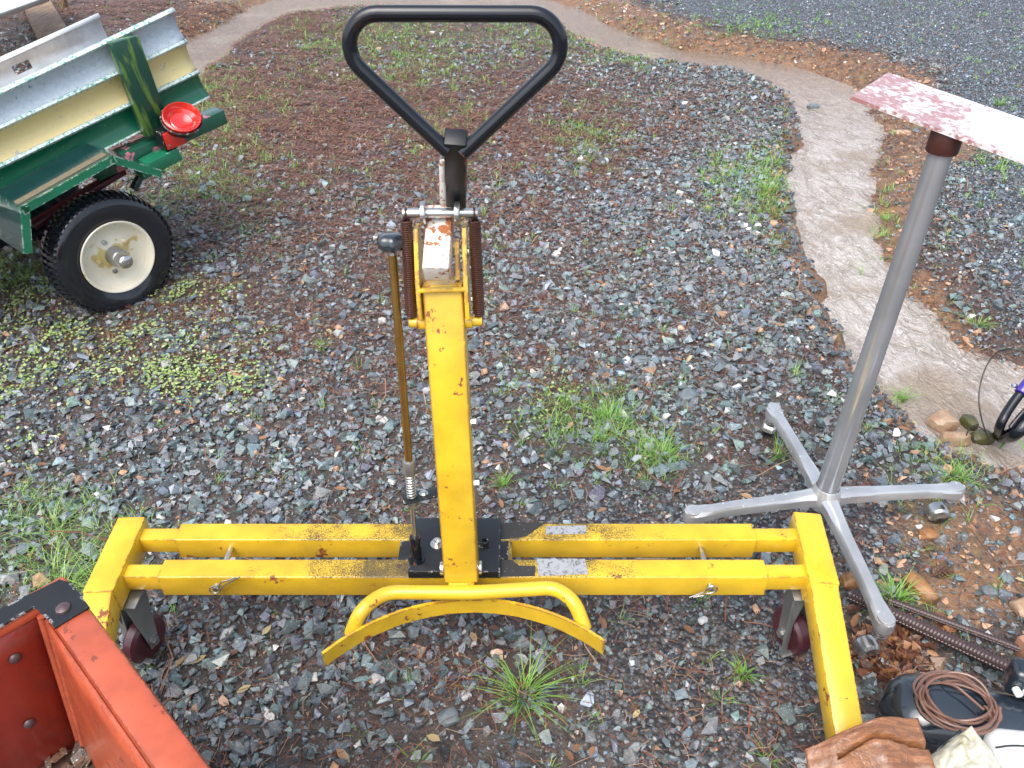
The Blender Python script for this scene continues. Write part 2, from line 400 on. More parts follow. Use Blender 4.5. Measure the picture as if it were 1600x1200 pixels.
def zones(P):
    px, py = topix(P[:, 0], P[:, 1], 0.); sd_, right = fields(P); n = wav(P, 1.7); n2 = wav(P, 4.)
    wd = np.where(P[:, 1] > 4, .62, .36)
    clay = np.where(right, sm((wd+.2*n-sd_)/.3), sm((.10+.05*n-sd_)/.08))
    clay = np.clip(clay+blob(px, py, [(1480, 800, 130, 90, .5), (1540, 900, 140, 90, .7), (1450, 1000, 160, 70, .5), (1520, 540, 110, 40, .4)])*(.8+.4*n2), 0, 1)
    road = np.where(right, sm((sd_-wd+.12-.2*n)/.3), 0)*sm((px-900)/150)
    mud = np.clip(blob(px, py, [(1100, 1060, 200, 160, 1.), (1040, 800, 190, 45, .7), (1330, 840, 140, 70, .8), (1230, 720, 90, 50, .4)]), 0, 1)
    stone = .62+blob(px, py, [(1050, 480, 300, 170, .6), (450, 660, 300, 150, .4), (300, 1080, 350, 130, .55), (1190, 260, 90, 200, .6), (600, 1000, 200, 90, .3), (450, 180, 230, 170, -.45), (780, 150, 250, 110, -.2)])
    stone = np.clip(stone+.25*n, .05, 1.3)*(1-.93*mud)
    needle = .22+blob(px, py, [(430, 170, 260, 170, .8), (800, 200, 260, 120, .55), (700, 1010, 220, 80, .4), (350, 520, 160, 60, .2), (1380, 1030, 90, 60, .5)])
    needle = np.clip(needle-.15*n, .03, 1.)*np.where(py > 620, .55, 1.)
    grass = blob(px, py, [(600, 60, 90, 40, .5), (640, 100, 120, 40, .5), (880, 60, 130, 30, .6), (1000, 90, 90, 15, .5), (690, 200, 60, 40, .35), (920, 215, 60, 45, .5), (330, 280, 120, 60, .55), (310, 130, 50, 60, .7), (350, 190, 40, 40, .4), (430, 150, 60, 40, .3), (500, 60, 60, 30, .4), (110, 850, 110, 60, .95), (60, 920, 90, 50, .6), (20, 790, 60, 40, .5), (140, 890, 60, 50, .6),
                          (1205, 290, 30, 70, 1.), (1130, 290, 45, 50, .5), (930, 665, 80, 50, .85), (1030, 715, 50, 35, .8), (860, 640, 50, 40, .45), (1490, 745, 55, 40, .7), (1405, 600, 30, 30, .6), (10, 440, 50, 30, 1.), (1400, 940, 40, 40, .3), (1390, 340, 30, 60, .4), (1560, 260, 50, 20, .6), (1190, 45, 80, 15, .5), (700, 270, 90, 40, .15)])
    clover = blob(px, py, [(165, 545, 95, 40, .75), (285, 585, 75, 32, .75), (300, 470, 60, 40, .7), (40, 600, 60, 40, .35), (390, 540, 40, 22, .6), (385, 605, 35, 35, .5), (20, 470, 50, 40, .6), (350, 470, 40, 20, .3), (110, 500, 50, 30, .4), (850, 640, 40, 40, .3), (500, 545, 20, 20, .3), (60, 700, 60, 20, .3)])
    far = sm((60-py)/40)*(px < 520)
    return dict(px=px, py=py, sd=sd_, right=right, clay=clay, road=road, mud=mud, stone=stone*(1-.85*far), needle=np.clip(needle+far*.8, 0, 1), grass=grass, clover=clover)
def axis(lo, hi, fine, a, b, g=1.12):
    x = list(np.arange(a, b+1e-6, fine)); s = fine
    while x[-1] < hi: s *= g; x.append(x[-1]+s)
    s = fine; left = []
    c = a
    while c > lo: s *= g; c -= s; left.append(c)
    return np.array(left[::-1]+x)
def build_ground():
    X = axis(-60, 60, .025, -2.4, 3.0, 1.035); Y = axis(-6, 90, .025, .3, 5., 1.025)
    gx, gy = np.meshgrid(X, Y); P = np.stack([gx.ravel(), gy.ravel()], 1); z = height(P); Z = zones(P)
    nx, ny = len(X), len(Y); idx = np.arange(nx*ny).reshape(ny, nx)
    q = np.stack([idx[:-1, :-1], idx[:-1, 1:], idx[1:, 1:], idx[1:, :-1]], -1).reshape(-1, 4)
    me = bpy.data.meshes.new('ground'); npmesh(me, np.column_stack([P, z]), q)
    for k in ('clay', 'road', 'mud', 'stone', 'needle'):
        a = me.attributes.new(k, 'FLOAT', 'POINT'); a.data.foreach_set('value', Z[k].astype(np.float32))
    a = me.attributes.new('mossy', 'FLOAT', 'POINT'); a.data.foreach_set('value', np.clip(Z['grass']+Z['clover'], 0, 1).astype(np.float32))
    me.polygons.foreach_set('use_smooth', np.ones(len(q), bool))
    t = NT('wet_ground'); gc = t.tc.outputs['Object']
    n1, n2, n3 = t.noise(3, 4), t.noise(22, 5, .65), t.noise(120, 4, .7)
    dirt = t.mix(t.ramp(n2, .38, .62), (.042, .037, .034), (.092, .080, .072)); dirt = t.mix(t.ramp(n3, .56, .66), dirt, (.15, .145, .14))
    need = t.mix(t.ramp(t.noise(45, 5, .75, dist=1.5), .42, .6), (.15, .062, .040), (.05, .033, .028))
    c = t.mix(t.math('MULTIPLY', t.attr('needle'), .75), dirt, need)
    vc = t.voro(85, 'Color'); sp = t.n('SeparateColor'); t.l(vc, sp.inputs[0]); vd = t.voro(85)
    fine = t.mix(t.ramp(sp.outputs[0], .1, .95), (.035, .042, .055), (.20, .22, .24)); fine = t.mix(t.ramp(sp.outputs[1], .93, .96), fine, (.42, .42, .42))
    fine = t.mix(t.ramp(vd, .35, .65), fine, (.04, .035, .035))
    mudc = t.mix(t.ramp(n2, .5, .65), fine, (.11, .08, .06))
    c = t.mix(t.ramp(t.math('ADD', t.attr('mud'), t.math('MULTIPLY', n2, .3)), .35, .75), c, mudc)
    c = t.mix(t.math('MULTIPLY', t.attr('mossy'), .35), c, (.07, .10, .03))
    clay = t.mix(t.ramp(n2, .35, .65), (.30, .145, .062), (.13, .078, .048)); clay = t.mix(t.ramp(n3, .50, .62), clay, (.21, .17, .14))
    clay = t.mix(t.ramp(n1, .55, .75), clay, (.22, .17, .08))
    cm = t.ramp(t.math('ADD', t.attr('clay'), t.math('MULTIPLY', t.math('SUBTRACT', n2, .5), .9)), .4, .62)
    c = t.mix(cm, c, clay)
    rm = t.ramp(t.math('ADD', t.attr('road'), t.math('MULTIPLY', t.math('SUBTRACT', n2, .5), .9)), .4, .6)
    c = t.mix(rm, c, fine)
    h = t.math('ADD', t.math('MULTIPLY', n2, .8), t.math('MULTIPLY', n3, .5)); fm = t.math('MAXIMUM', rm, t.attr('mud'))
    h = t.math('ADD', h, t.math('MULTIPLY', t.math('MULTIPLY', t.math('SUBTRACT', 1., vd), fm), .9))
    m = t.out(c, t.ramp(t.noise(15, 4), .35, .65, .28, .6), 0, t.bump(h, 1., .012), 0, .5)
    me.materials.append(m); o = bpy.data.objects.new('ground', me); COL.objects.link(o); o['kind'] = 'structure'; o['label'] = 'wet gravelly ground with clay banks and a gravel track'
def npmesh(me, co, faces, flat=None):
    co = np.asarray(co, np.float32); f = np.asarray(faces, np.int32); n, k = f.shape
    me.vertices.add(len(co)); me.vertices.foreach_set('co', co.ravel())
    me.loops.add(n*k); me.loops.foreach_set('vertex_index', f.ravel())
    me.polygons.add(n); me.polygons.foreach_set('loop_start', np.arange(n, dtype=np.int32)*k)
    try: me.polygons.foreach_set('loop_total', np.full(n, k, np.int32))
    except Exception: pass
    me.polygons.foreach_set('use_smooth', np.zeros(n, bool)); me.update(calc_edges=True)
build_ground()

def build_water():
    WZ = -.078
    L = bankL.copy(); R = bankR.copy()
    def resamp(p, n):
        s = np.r_[0, np.cumsum(np.hypot(*np.diff(p, axis=0).T))]; u = np.linspace(0, s[-1], n); return np.column_stack([np.interp(u, s, p[:, 0]), np.interp(u, s, p[:, 1])])
    n = 160; L, R = resamp(L, n), resamp(R, n)
    # pair each left point with the nearest right one, in order
    j = 0; RR = []
    for i in range(n):
        d = np.hypot(*(R-L[i]).T); d[:j] = 1e9; k = int(np.argmin(d)); k = min(k, j+6); j = k; RR.append(R[k])
    RR = np.array(RR); ker = np.ones(7)/7
    RR = np.column_stack([np.convolve(np.r_[[a[0]]*3, a, [a[-1]]*3], ker, 'valid') for a in RR.T])
    D = RR-L; m = 10; t = np.linspace(-.22, 1.3, m+1)
    P = L[:, None, :]+D[:, None, :]*t[None, :, None]
    idx = np.arange(n*(m+1)).reshape(n, m+1)
    q = np.stack([idx[:-1, :-1], idx[:-1, 1:], idx[1:, 1:], idx[1:, :-1]], -1).reshape(-1, 4)
    co = np.column_stack([P.reshape(-1, 2), np.full(n*(m+1), WZ)])
    me = bpy.data.meshes.new('stream_water'); npmesh(me, co, q)
    me.flip_normals() if me.polygons[0].normal.z < 0 else None
    t = NT('muddy_water'); mp = t.n('Mapping'); mp.inputs['Scale'].default_value = (1.6, .8, 1); mp.inputs['Rotation'].default_value = (0, 0, .35); t.l(t.tc.outputs['Object'], mp.inputs[0])
    a = t.noise(7, 5, .62, mp.outputs[0], 1.2); b = t.noise(26, 4, .6, mp.outputs[0], 1.5); d = t.noise(2.2, 3)
    c = t.mix(t.ramp(a, .38, .62), (.36, .31, .26), (.51, .465, .42)); c = t.mix(t.ramp(b, .52, .66), c, (.59, .56, .53)); sy = t.n('SeparateXYZ'); t.l(t.tc.outputs['Object'], sy.inputs[0]); c = t.mix(t.ramp(sy.outputs[1], 4.2, 6.5), c, (.25, .18, .125))
    c = t.mix(t.ramp(d, .50, .68), c, (.33, .26, .19))
    h = t.math('ADD', t.math('MULTIPLY', a, 1.), t.math('MULTIPLY', b, .45))
    me.materials.append(t.out(c, .05, 0, t.bump(h, 1., .035), .3, .9))
    o = bpy.data.objects.new('water', me); COL.objects.link(o); o['kind'] = 'structure'; o['label'] = 'shallow muddy runoff stream'
build_water()

# ------------------------------------------------------------ gravel
def hull_variants(n, npts, flat=(.55, .8)):
    out = []
    for i in range(n):
        b = bmesh.new(); f = random.uniform(*flat); e = random.uniform(.65, 1.)
        for _ in range(npts):
            v = V((random.gauss(0, 1), random.gauss(0, 1), random.gauss(0, 1))).normalized()*random.uniform(.85, 1.12); b.verts.new((v.x, v.y*e, v.z*f))
        r = bmesh.ops.convex_hull(b, input=b.verts[:]); bmesh.ops.delete(b, geom=list({g for g in r['geom_interior']+r['geom_unused'] if isinstance(g, bmesh.types.BMVert)}), context='VERTS')
        bmesh.ops.triangulate(b, faces=b.faces[:]); b.verts.index_update()
        out.append((np.array([v.co[:] for v in b.verts]), np.array([[v.index for v in q.verts] for q in b.faces]))); b.free()
    return out
def rots(n, tilt=.5):
    a = rng.uniform(0, 2*PI, n); t = rng.normal(0, tilt, n); u = rng.uniform(0, 2*PI, n)
    ca, sa = np.cos(a), np.sin(a); ct, st = np.cos(t), np.sin(t); cu, su = np.cos(u), np.sin(u)
    Z = lambda c, s: np.stack([np.stack([c, -s, 0*c], -1), np.stack([s, c, 0*c], -1), np.stack([0*c, 0*c, 1+0*c], -1)], 1)
    Xr = np.stack([np.stack([1+0*ct, 0*ct, 0*ct], -1), np.stack([0*ct, ct, -st], -1), np.stack([0*ct, st, ct], -1)], 1)
    return Z(cu, su) @ Xr @ Z(ca, sa)
def scatter(name, label, variants, pos, size, colr, mat, tilt=.5, smooth=False):
    N = len(pos); vi = rng.integers(0, len(variants), N); cos_, fcs, cls = [], [], []; off = 0
    Rm = rots(N, tilt)
    for k, (bv, bf) in enumerate(variants):
        s = np.where(vi == k)[0]
        if not len(s): continue
        v = np.einsum('nij,vj->nvi', Rm[s], bv)*size[s][:, None, None]+pos[s][:, None, :]
        nv = len(bv); f = bf[None]+(np.arange(len(s))*nv)[:, None, None]+off; off += nv*len(s)
        cos_.append(v.reshape(-1, 3)); fcs.append(f.reshape(-1, 3)); cls.append(np.repeat(colr[s], nv, 0))
    me = bpy.data.meshes.new(name); npmesh(me, np.vstack(cos_), np.vstack(fcs))
    a = me.color_attributes.new('tintcol', 'FLOAT_COLOR', 'POINT'); c = np.vstack(cls); a.data.foreach_set('color', np.column_stack([c, np.ones(len(c))]).astype(np.float32).ravel())
    if smooth: me.polygons.foreach_set('use_smooth', np.ones(len(me.polygons), bool))
    me.materials.append(mat); o = bpy.data.objects.new(name, me); COL.objects.link(o); o['kind'] = 'stuff'; o['label'] = label
    return o
def stonemat():
    t = NT('wet_crushed_stone'); c = t.attr('tintcol', 'Color'); n = t.noise(90, 4, .7); n2 = t.noise(300, 3)
    c = t.mix(t.ramp(n, .35, .7), c, t.mix(1., c, (1.45, 1.45, 1.4), 'MULTIPLY')); c = t.mix(t.ramp(n2, .62, .7), c, (.5, .5, .5))
    return t.out(c, t.ramp(n, .35, .65, .22, .5), 0, t.bump(n, .6, .002), .25, .6)
M_stone = stonemat()
def rand_in_view(dens, ymin, ymax, margin=.5):
    """random ground points over the ground that can be seen; dens per square metre"""
    out = []; y = ymin
    while y < ymax:
        dy = max(.1, y*.05); wdt = (y*cs+CH*sn)*800/F+margin+y*.05; n = rng.poisson(dens(y+dy/2)*2*wdt*dy)
        out.append(np.column_stack([rng.uniform(-wdt, wdt, n), rng.uniform(y, y+dy, n)])); y += dy
    return np.vstack(out)
def stone_cols(n, tan=.02, dark=0.):
    b = np.exp(rng.normal(0, .36, n))[:, None]; base = np.array([[.112, .136, .152]])*b
    base *= 1+rng.normal(0, .06, (n, 3)); g = rng.random(n)
    base[g < .22] *= [.84, .98, .92]; base[(g > .22) & (g < .36)] = base[(g > .22) & (g < .36)]*.4+.115
    wht = (g > .36) & (g < .374); base[wht] = rng.uniform(.42, .62, (wht.sum(), 1))*[1, .97, .92]
    tn = g > 1-tan; base[tn] = np.array([.34, .20, .12])*rng.uniform(.5, 1.4, (tn.sum(), 1))
    return np.clip(base*(1-dark), .02, .8)
HV = hull_variants(30, 9, (.45, .75)); HS = hull_variants(12, 7, (.6, .9))
def place(P, zoff, size):
    z = height(P); return np.column_stack([P, z+zoff*size])
# main crushed stone
P = rand_in_view(lambda y: 4500 if y < 3.2 else 4500*3.2/y if y < 6.5 else 900, .45, 9.)
Z = zones(P); keep = (rng.random(len(P)) < Z['stone']*(1-Z['road'])*(1-np.clip(Z['clay']*1.3, 0, 1))*(1-.45*np.clip(Z['grass']+Z['clover'], 0, 1))) & (Z['sd'] > -.01)
P = P[keep]; sz = np.clip(np.exp(rng.normal(math.log(.0108), .40, len(P))), .005, .030)
scatter('gravel', 'wet blue-grey crushed stone covering the ground', HV, place(P, .35, sz), sz, stone_cols(len(P)), M_stone)
# edge of the pad above the stream: heavier stones tumbling down the bank
P = rand_in_view(lambda y: 2500, 1., 8.); Z = zones(P); keep = (~Z['right']) & (Z['sd'] < .10) & (Z['sd'] > -.05) & (Z['px'] > 1000) & (Z['px'] < 1420) & (rng.random(len(P)) < .7)
P = P[keep]; sz = np.clip(np.exp(rng.normal(math.log(.013), .3, len(P))), .006, .03)
scatter('gravel', 'crushed stone spilling over the edge of the stream bank', HV, place(P, .4, sz), sz, stone_cols(len(P), .04, .38), M_stone)
# fine chips everywhere
P = rand_in_view(lambda y: 9000 if y < 2.6 else 9000*(2.6/y)**2, .45, 7.)
Z = zones(P); keep = (rng.random(len(P)) < .35+.5*Z['mud']+.3*Z['stone']-.3*Z['clay']) & (Z['sd'] > 0)
P = P[keep]; sz = np.clip(np.exp(rng.normal(math.log(.0042), .35, len(P))), .002, .009)
scatter('gravel', 'small dark stone chips and grit between the larger stones', HS, place(P, .3, sz), sz, stone_cols(len(P), .12, .15), M_stone)
# track gravel
P = rand_in_view(lambda y: 2200 if y < 5 else 2200*(5/y)**1.5, 1.6, 12.)
Z = zones(P); keep = rng.random(len(P)) < Z['road']; P = P[keep]; sz = np.clip(np.exp(rng.normal(math.log(.0075), .3, len(P))), .004, .016)
c_ = stone_cols(len(P), .02); c_ = c_*[1.0, 1.06, 1.2]
scatter('gravel', 'fine blue-grey gravel of the track beyond the stream', HS, place(P, .3, sz), sz, c_, M_stone)
# pebbles on the clay
P = rand_in_view(lambda y: 2600 if y < 3 else 1200, .6, 8.)
Z = zones(P); keep = (rng.random(len(P)) < Z['clay']) & (Z['sd'] > .02); P = P[keep]; sz = np.clip(np.exp(rng.normal(math.log(.0085), .45, len(P))), .003, .03)
c_ = stone_cols(len(P), .55); scatter('pebbles', 'mixed brown and grey pebbles bedded in the orange clay', HV, place(P, .15, sz), sz, c_, M_stone)

# needles, twigs
def ribbons(name, label, P, L, W, mat, tint, bend=.25, zlift=.006, tiltz=.15):
    n = len(P); a = rng.uniform(0, 2*PI, n); d = np.column_stack([np.cos(a), np.sin(a)]); s = np.column_stack([-d[:, 1], d[:, 0]])
    bnd = rng.normal(0, bend, n)[:, None]*L[:, None]; zt = rng.normal(0, tiltz, n)*L; z0 = height(P)+rng.uniform(.2, 1.6, n)*zlift
    vs = []
    for t, k in ((-.5, 0), (0., 1.), (.5, 0)):
        c = P+d*L[:, None]*t+s*bnd*k*.5
        z = z0+zt*t+.002*k
        for q in (-1, 1): vs.append(np.column_stack([c+s*(W*q*.5)[:, None], z]))
    co = np.stack(vs, 1).reshape(-1, 3); b = (np.arange(n)*6)[:, None]
    f = np.vstack([b+np.array([[0, 2, 3, 1]]), b+np.array([[2, 4, 5, 3]])])
    me = bpy.data.meshes.new(name); npmesh(me, co, f)
    at = me.attributes.new('tint', 'FLOAT', 'POINT'); at.data.foreach_set('value', np.repeat(tint, 6).astype(np.float32))
    me.materials.append(mat); o = bpy.data.objects.new(name, me); COL.objects.link(o); o['kind'] = 'stuff'; o['label'] = label
M_needle = greenmat('dead_pine_needles', (.07, .035, .025), (.24, .085, .045), (.38, .26, .16))
P = rand_in_view(lambda y: 15000 if y < 2.5 else 17000*(2.5/y)**.9, .45, 8.)
Z = zones(P); keep = (rng.random(len(P)) < Z['needle']*(1-Z['road'])*(.4+.6*(np.sin(P[:, 0]*9+3*np.sin(P[:, 1]*7))*np.cos(P[:, 1]*8+P[:, 0]*3) > -.1))) & (Z['sd'] > 0)
P = P[keep]; n = len(P)
ribbons('pine_needles', 'reddish-brown fallen pine needles strewn over the gravel', P, rng.uniform(.015, .06, n), np.where(P[:, 1] > 3, np.where(P[:, 1] > 4.2, .0036, .0026), .0014), M_needle, rng.random(n)**1.5, .25, .012)
P = rand_in_view(lambda y: 26, .5, 6.); Z = zones(P); P = P[(Z['sd'] > 0)]; n = len(P)
ribbons('twigs', 'thin pale and dark twigs lying on the gravel', P, rng.uniform(.06, .16, n), np.full(n, .003), M_needle, rng.random(n), .3, .016)
# leaf litter
def leaves(name, label, P, S, mat, tint, lift=.012, curl=.35, rnd=False):
    n = len(P); base = np.array([(-.8, 0, .1), (-.45, .7, .0), (.4, .72, .1), (.85, 0, .0), (.42, -.7, .08), (-.4, -.72, .1), (0, 0, -.12)]) if rnd else np.array([(-1, 0, 0), (-.35, .42, .1), (.35, .38, .1), (1, 0, .05), (.35, -.38, .1), (-.35, -.42, .1), (0, 0, -.06)]); fc = np.array([(6, 0, 5), (6, 5, 4), (6, 4, 3), (6, 3, 2), (6, 2, 1), (6, 1, 0)])
    R_ = rots(n, curl); v = np.einsum('nij,vj->nvi', R_, base)*S[:, None, None]+np.column_stack([P, height(P)+lift])[:, None, :]
    f = fc[None]+(np.arange(n)*7)[:, None, None]; me = bpy.data.meshes.new(name); npmesh(me, v.reshape(-1, 3), f.reshape(-1, 3))
    at = me.attributes.new('tint', 'FLOAT', 'POINT'); at.data.foreach_set('value', np.repeat(tint, 7).astype(np.float32))
    me.polygons.foreach_set('use_smooth', np.ones(len(f)*6, bool))
    me.materials.append(mat); o = bpy.data.objects.new(name, me); COL.objects.link(o); o['kind'] = 'stuff'; o['label'] = label
M_leaf = greenmat('dead_leaves', (.13, .06, .035), (.28, .14, .07), (.46, .38, .19))
M_leafd = greenmat('rotting_leaves', (.06, .028, .02), (.17, .07, .04), (.34, .16, .06))
P = rand_in_view(lambda y: 34, .5, 7.); Z = zones(P); k = Z['sd'] > 0; P = P[k]
leaves('leaf_litter', 'scattered tan and rusty dead leaves', P, rng.uniform(.007, .02, len(P)), M_leaf, rng.random(len(P)))
P = np.array([[*ground_pt(rng.normal(1385, 38), rng.normal(1020, 28))[:2]] for _ in range(190)])
leaves('leaf_litter', 'heap of wet brown and orange leaves beside the rebar', P, rng.uniform(.010, .028, len(P)), M_leafd, rng.random(len(P)), .012, .9)
# grass and clover
def blades(base, n, spread, hgt, wid, lean=.7, segs=4):
    """arrays for one tuft: returns vertices, quads"""
    a = rng.uniform(0, 2*PI, n); r = spread*np.sqrt(rng.random(n)); hh = hgt*rng.uniform(.45, 1.1, n); ln = lean*rng.uniform(.3, 1.3, n)
    b = np.column_stack([base[0]+r*np.cos(a), base[1]+r*np.sin(a), np.full(n, base[2])]); a2 = a+rng.normal(0, .6, n)
    d = np.column_stack([np.cos(a2), np.sin(a2), 0*a2]); s = np.column_stack([-np.sin(a2), np.cos(a2), 0*a2]); out = []
    for k in range(segs+1):
        t = k/segs; c = b+d*(ln*hh*t**1.6)[:, None]; c[:, 2] += hh*(t-.38*ln*t*t); w_ = wid*(1-t)**.7+.0002
        for q in (-1, 1): out.append(c+s*w_*q*.5)
    v = np.stack(out, 1); i = (np.arange(n)*(2*segs+2))[:, None]
    f = np.vstack([i+np.array([[2*k, 2*k+2, 2*k+3, 2*k+1]]) for k in range(segs)])
    return v.reshape(-1, 3), f, np.repeat(np.clip(rng.normal(.4, .22, n), 0, 1), 2*segs+2)
def blademesh(name, parts_, mat, origin=(0, 0, 0)):
    off = 0; vs, fs, ts = [], [], []
    for v, f, t in parts_: vs.append(v-np.array(origin)); fs.append(f+off); ts.append(t); off += len(v)
    me = bpy.data.meshes.new(name); npmesh(me, np.vstack(vs), np.vstack(fs)); at = me.attributes.new('tint', 'FLOAT', 'POINT'); at.data.foreach_set('value', np.concatenate(ts).astype(np.float32))
    me.polygons.foreach_set('use_smooth', np.ones(len(me.polygons), bool)); me.materials.append(mat)
    o = bpy.data.objects.new(name, me); COL.objects.link(o); o.location = origin; return o
P = rand_in_view(lambda y: 1300 if y < 3 else 1300*(3/y), .6, 9.); Z = zones(P); k = (rng.random(len(P)) < Z['grass']*1.15+.02) & (Z['sd'] > .0); P = P[k]
zz = height(P); T = [blades((x, y, z), rng.integers(5, 12), .012, rng.uniform(.020, .060), .0030 if y > 3 else .0018, 1.1, 3) for (x, y), z in zip(P, zz)]
o = blademesh('grass', T, M_grass); o['kind'] = 'stuff'; o['label'] = 'short straggling grass growing through the gravel'
P = rand_in_view(lambda y: 420, .6, 5.); Z = zones(P); k = (rng.random(len(P)) < (Z['grass']-.45)*1.3) & (Z['sd'] > .0); P = P[k]; zz = height(P)
T = [blades((x, y, z), rng.integers(8, 18), .02, rng.uniform(.05, .10), .0017, 1.5, 5) for (x, y), z in zip(P, zz)]
o = blademesh('grass', T, M_grassp); o['kind'] = 'stuff'; o['label'] = 'longer pale grass lying over in the thick patches'
P = rand_in_view(lambda y: 15000 if y < 3 else 8000, .9, 4.5); Z = zones(P); k = (rng.random(len(P)) < 1.3*Z['clover']*np.clip(.45+1.1*wav(P, 5.)+1.2*wav(P+3, 14.), .15, 1)); P = P[k]
leaves('ground_cover', 'pale green small-leaved ground cover in front of the trailer wheel', P, rng.uniform(.003, .0078, len(P)), M_clover, rng.random(len(P)), .016+.008*rng.random(len(P)), .45, True)
TUFTS = [(815, 1090, .030, .11, 90, 'large green grass tuft in front of the yellow cradle arc'), (1162, 1055, .012, .045, 45, 'small bright grass tuft on dark grit inside the right leg of the lift'), (950, 655, .035, .07, 80, 'grass clump behind the beam, upper one of the two right of the mast'),
         (1035, 715, .026, .075, 70, 'grass clump with yellow base just behind the beam, right of the mast'), (785, 760, .012, .05, 40, 'little grass tuft close to the right side of the mast foot'), (1525, 510, .02, .075, 50, 'leafy green clump on the far bank of the stream'),
         (1240, 590, .012, .06, 30, 'thin grass sprig behind the stand leg pointing to the stream'), (1215, 712, .018, .07, 35, 'grass tuft between the two rear legs of the grey stand'), (1395, 935, .022, .075, 60, 'grass tuft beside the orange boulder and stand foot'),
         (1490, 745, .03, .05, 80, 'spreading grass patch behind the right stand caster'), (505, 545, .012, .04, 30, 'yellowish grass sprig left of the jack rod'), (1410, 625, .016, .06, 45, 'grass tuft on the near stream bank right of the pole'),
         (1200, 300, .03, .08, 90, 'dense grass clump hanging over the left stream bank'), (480, 80, .03, .08, 60, 'tall grass at the top left of the black handle'), (1560, 165, .03, .07, 60, 'green tuft on the gravel track beyond the metal plate'),
         (1385, 345, .02, .05, 50, 'small leafy weed on orange clay across the stream'), (1345, 430, .006, .08, 8, 'thin grass blades standing in the water')]
for (px, py, sp, hg, n, lab) in TUFTS:
    p = ground_pt(px, py); v = blades((p.x, p.y, p.z), n, sp, hg, .0024, 1.1, 5)
    o = blademesh('grass_tuft', [v], M_grass, tuple(p)); o['label'] = lab; o['category'] = 'grass tuft'; o['group'] = 'grass tufts in the gravel'
p = ground_pt(1562, 700); g = G()
def strap(g, pts, wid, side):
    pts = bez(pts); n = len(pts); vs = []
    for i, q in enumerate(pts):
        w_ = wid*math.sin(PI*min(1, (i/(n-1))*.9+.1))**.6+.0003
        vs += [q-V(side)*w_, q+V((0, 0, -w_*.4)), q+V(side)*w_]
    fs = []
    for i in range(n-1): fs += [(3*i, 3*i+3, 3*i+4, 3*i+1), (3*i+1, 3*i+4, 3*i+5, 3*i+2)]
    g.add(vs, fs)
strap(g, [p, aty(1570, 690, p.y-.01), aty(1590, 678, p.y-.02), aty(1612, 730, p.y-.08)], .006, (0, .7, .7))
strap(g, [p, aty(1566, 715, p.y-.02), aty(1580, 730, p.y-.08), aty(1590, 760, p.y-.12)], .004, (0, .7, .7))
t_ = NT('grass_strap_leaf'); M_strap = t_.out((.17, .36, .06), .35, 0, None, .3)
single('grass_leaf', g, M_strap, 'broad arching green blade in front of the black tubular frame', 'plant')

# ------------------------------------------------------------ drum lift
X0 = -.104; BT = .27; BH = .059
lift = thing('drum_lift', 'yellow steel drum lifting trolley with black triangular handle and two rusty springs', 'drum lift', (X0, 1.11, 0))
YF0, YF1, YB0, YB1 = 1.0395, 1.0885, 1.1405, 1.190
XL, XR = -.728, .527
for (y0, y1) in ((YF0, YF1), (YB0, YB1)):
    g = G(); w0, w1, z0, z1 = y0, y1, BT-BH, BT; th = .004   # hollow rectangular tube
    out = [(y0, z0), (y1, z0), (y1, z1), (y0, z1)]; inn = [(y0+th, z0+th), (y1-th, z0+th), (y1-th, z1-th), (y0+th, z1-th)]
    b = bmesh.new(); vo = [[b.verts.new((x, *q)) for q in out] for x in (XL, XR)]; vi = [[b.verts.new((x, *q)) for q in inn] for x in (XL, XR)]
    long_e = []
    for k in range(4):
        l = (k+1) % 4
        b.faces.new((vo[0][k], vo[0][l], vo[1][l], vo[1][k])); b.faces.new((vi[0][l], vi[0][k], vi[1][k], vi[1][l]))
        b.faces.new((vo[0][l], vo[0][k], vi[0][k], vi[0][l])); b.faces.new((vo[1][k], vo[1][l], vi[1][l], vi[1][k]))
    le = [e for e in b.edges if abs(e.verts[0].co.x-e.verts[1].co.x) > .5 and e.verts[0].co.yz in [V(o_) for o_ in out] or (abs(e.verts[0].co.x-e.verts[1].co.x) > .5 and min((V((e.verts[0].co.y, e.verts[0].co.z))-V(o_)).length for o_ in out) < 1e-5)]
    bmesh.ops.bevel(b, geom=le, offset=.004, segments=3, affect='EDGES', profile=.5); bmesh.ops.recalc_face_normals(b, faces=b.faces[:]); g.bm(b)
    part('outer_tube', g, M_yelb, lift)
    yc = (y0+y1)/2
    xl_, xr_ = -.850, .655
    for s, xa, xb in ((-1, XL+.12, xl_), (1, XR-.12, xr_)):
        g = G(); beam(g, (xa, yc, BT-.029), (xb, yc, BT-.0285), .035, .041); part('inner_tube', g, M_yel, lift)
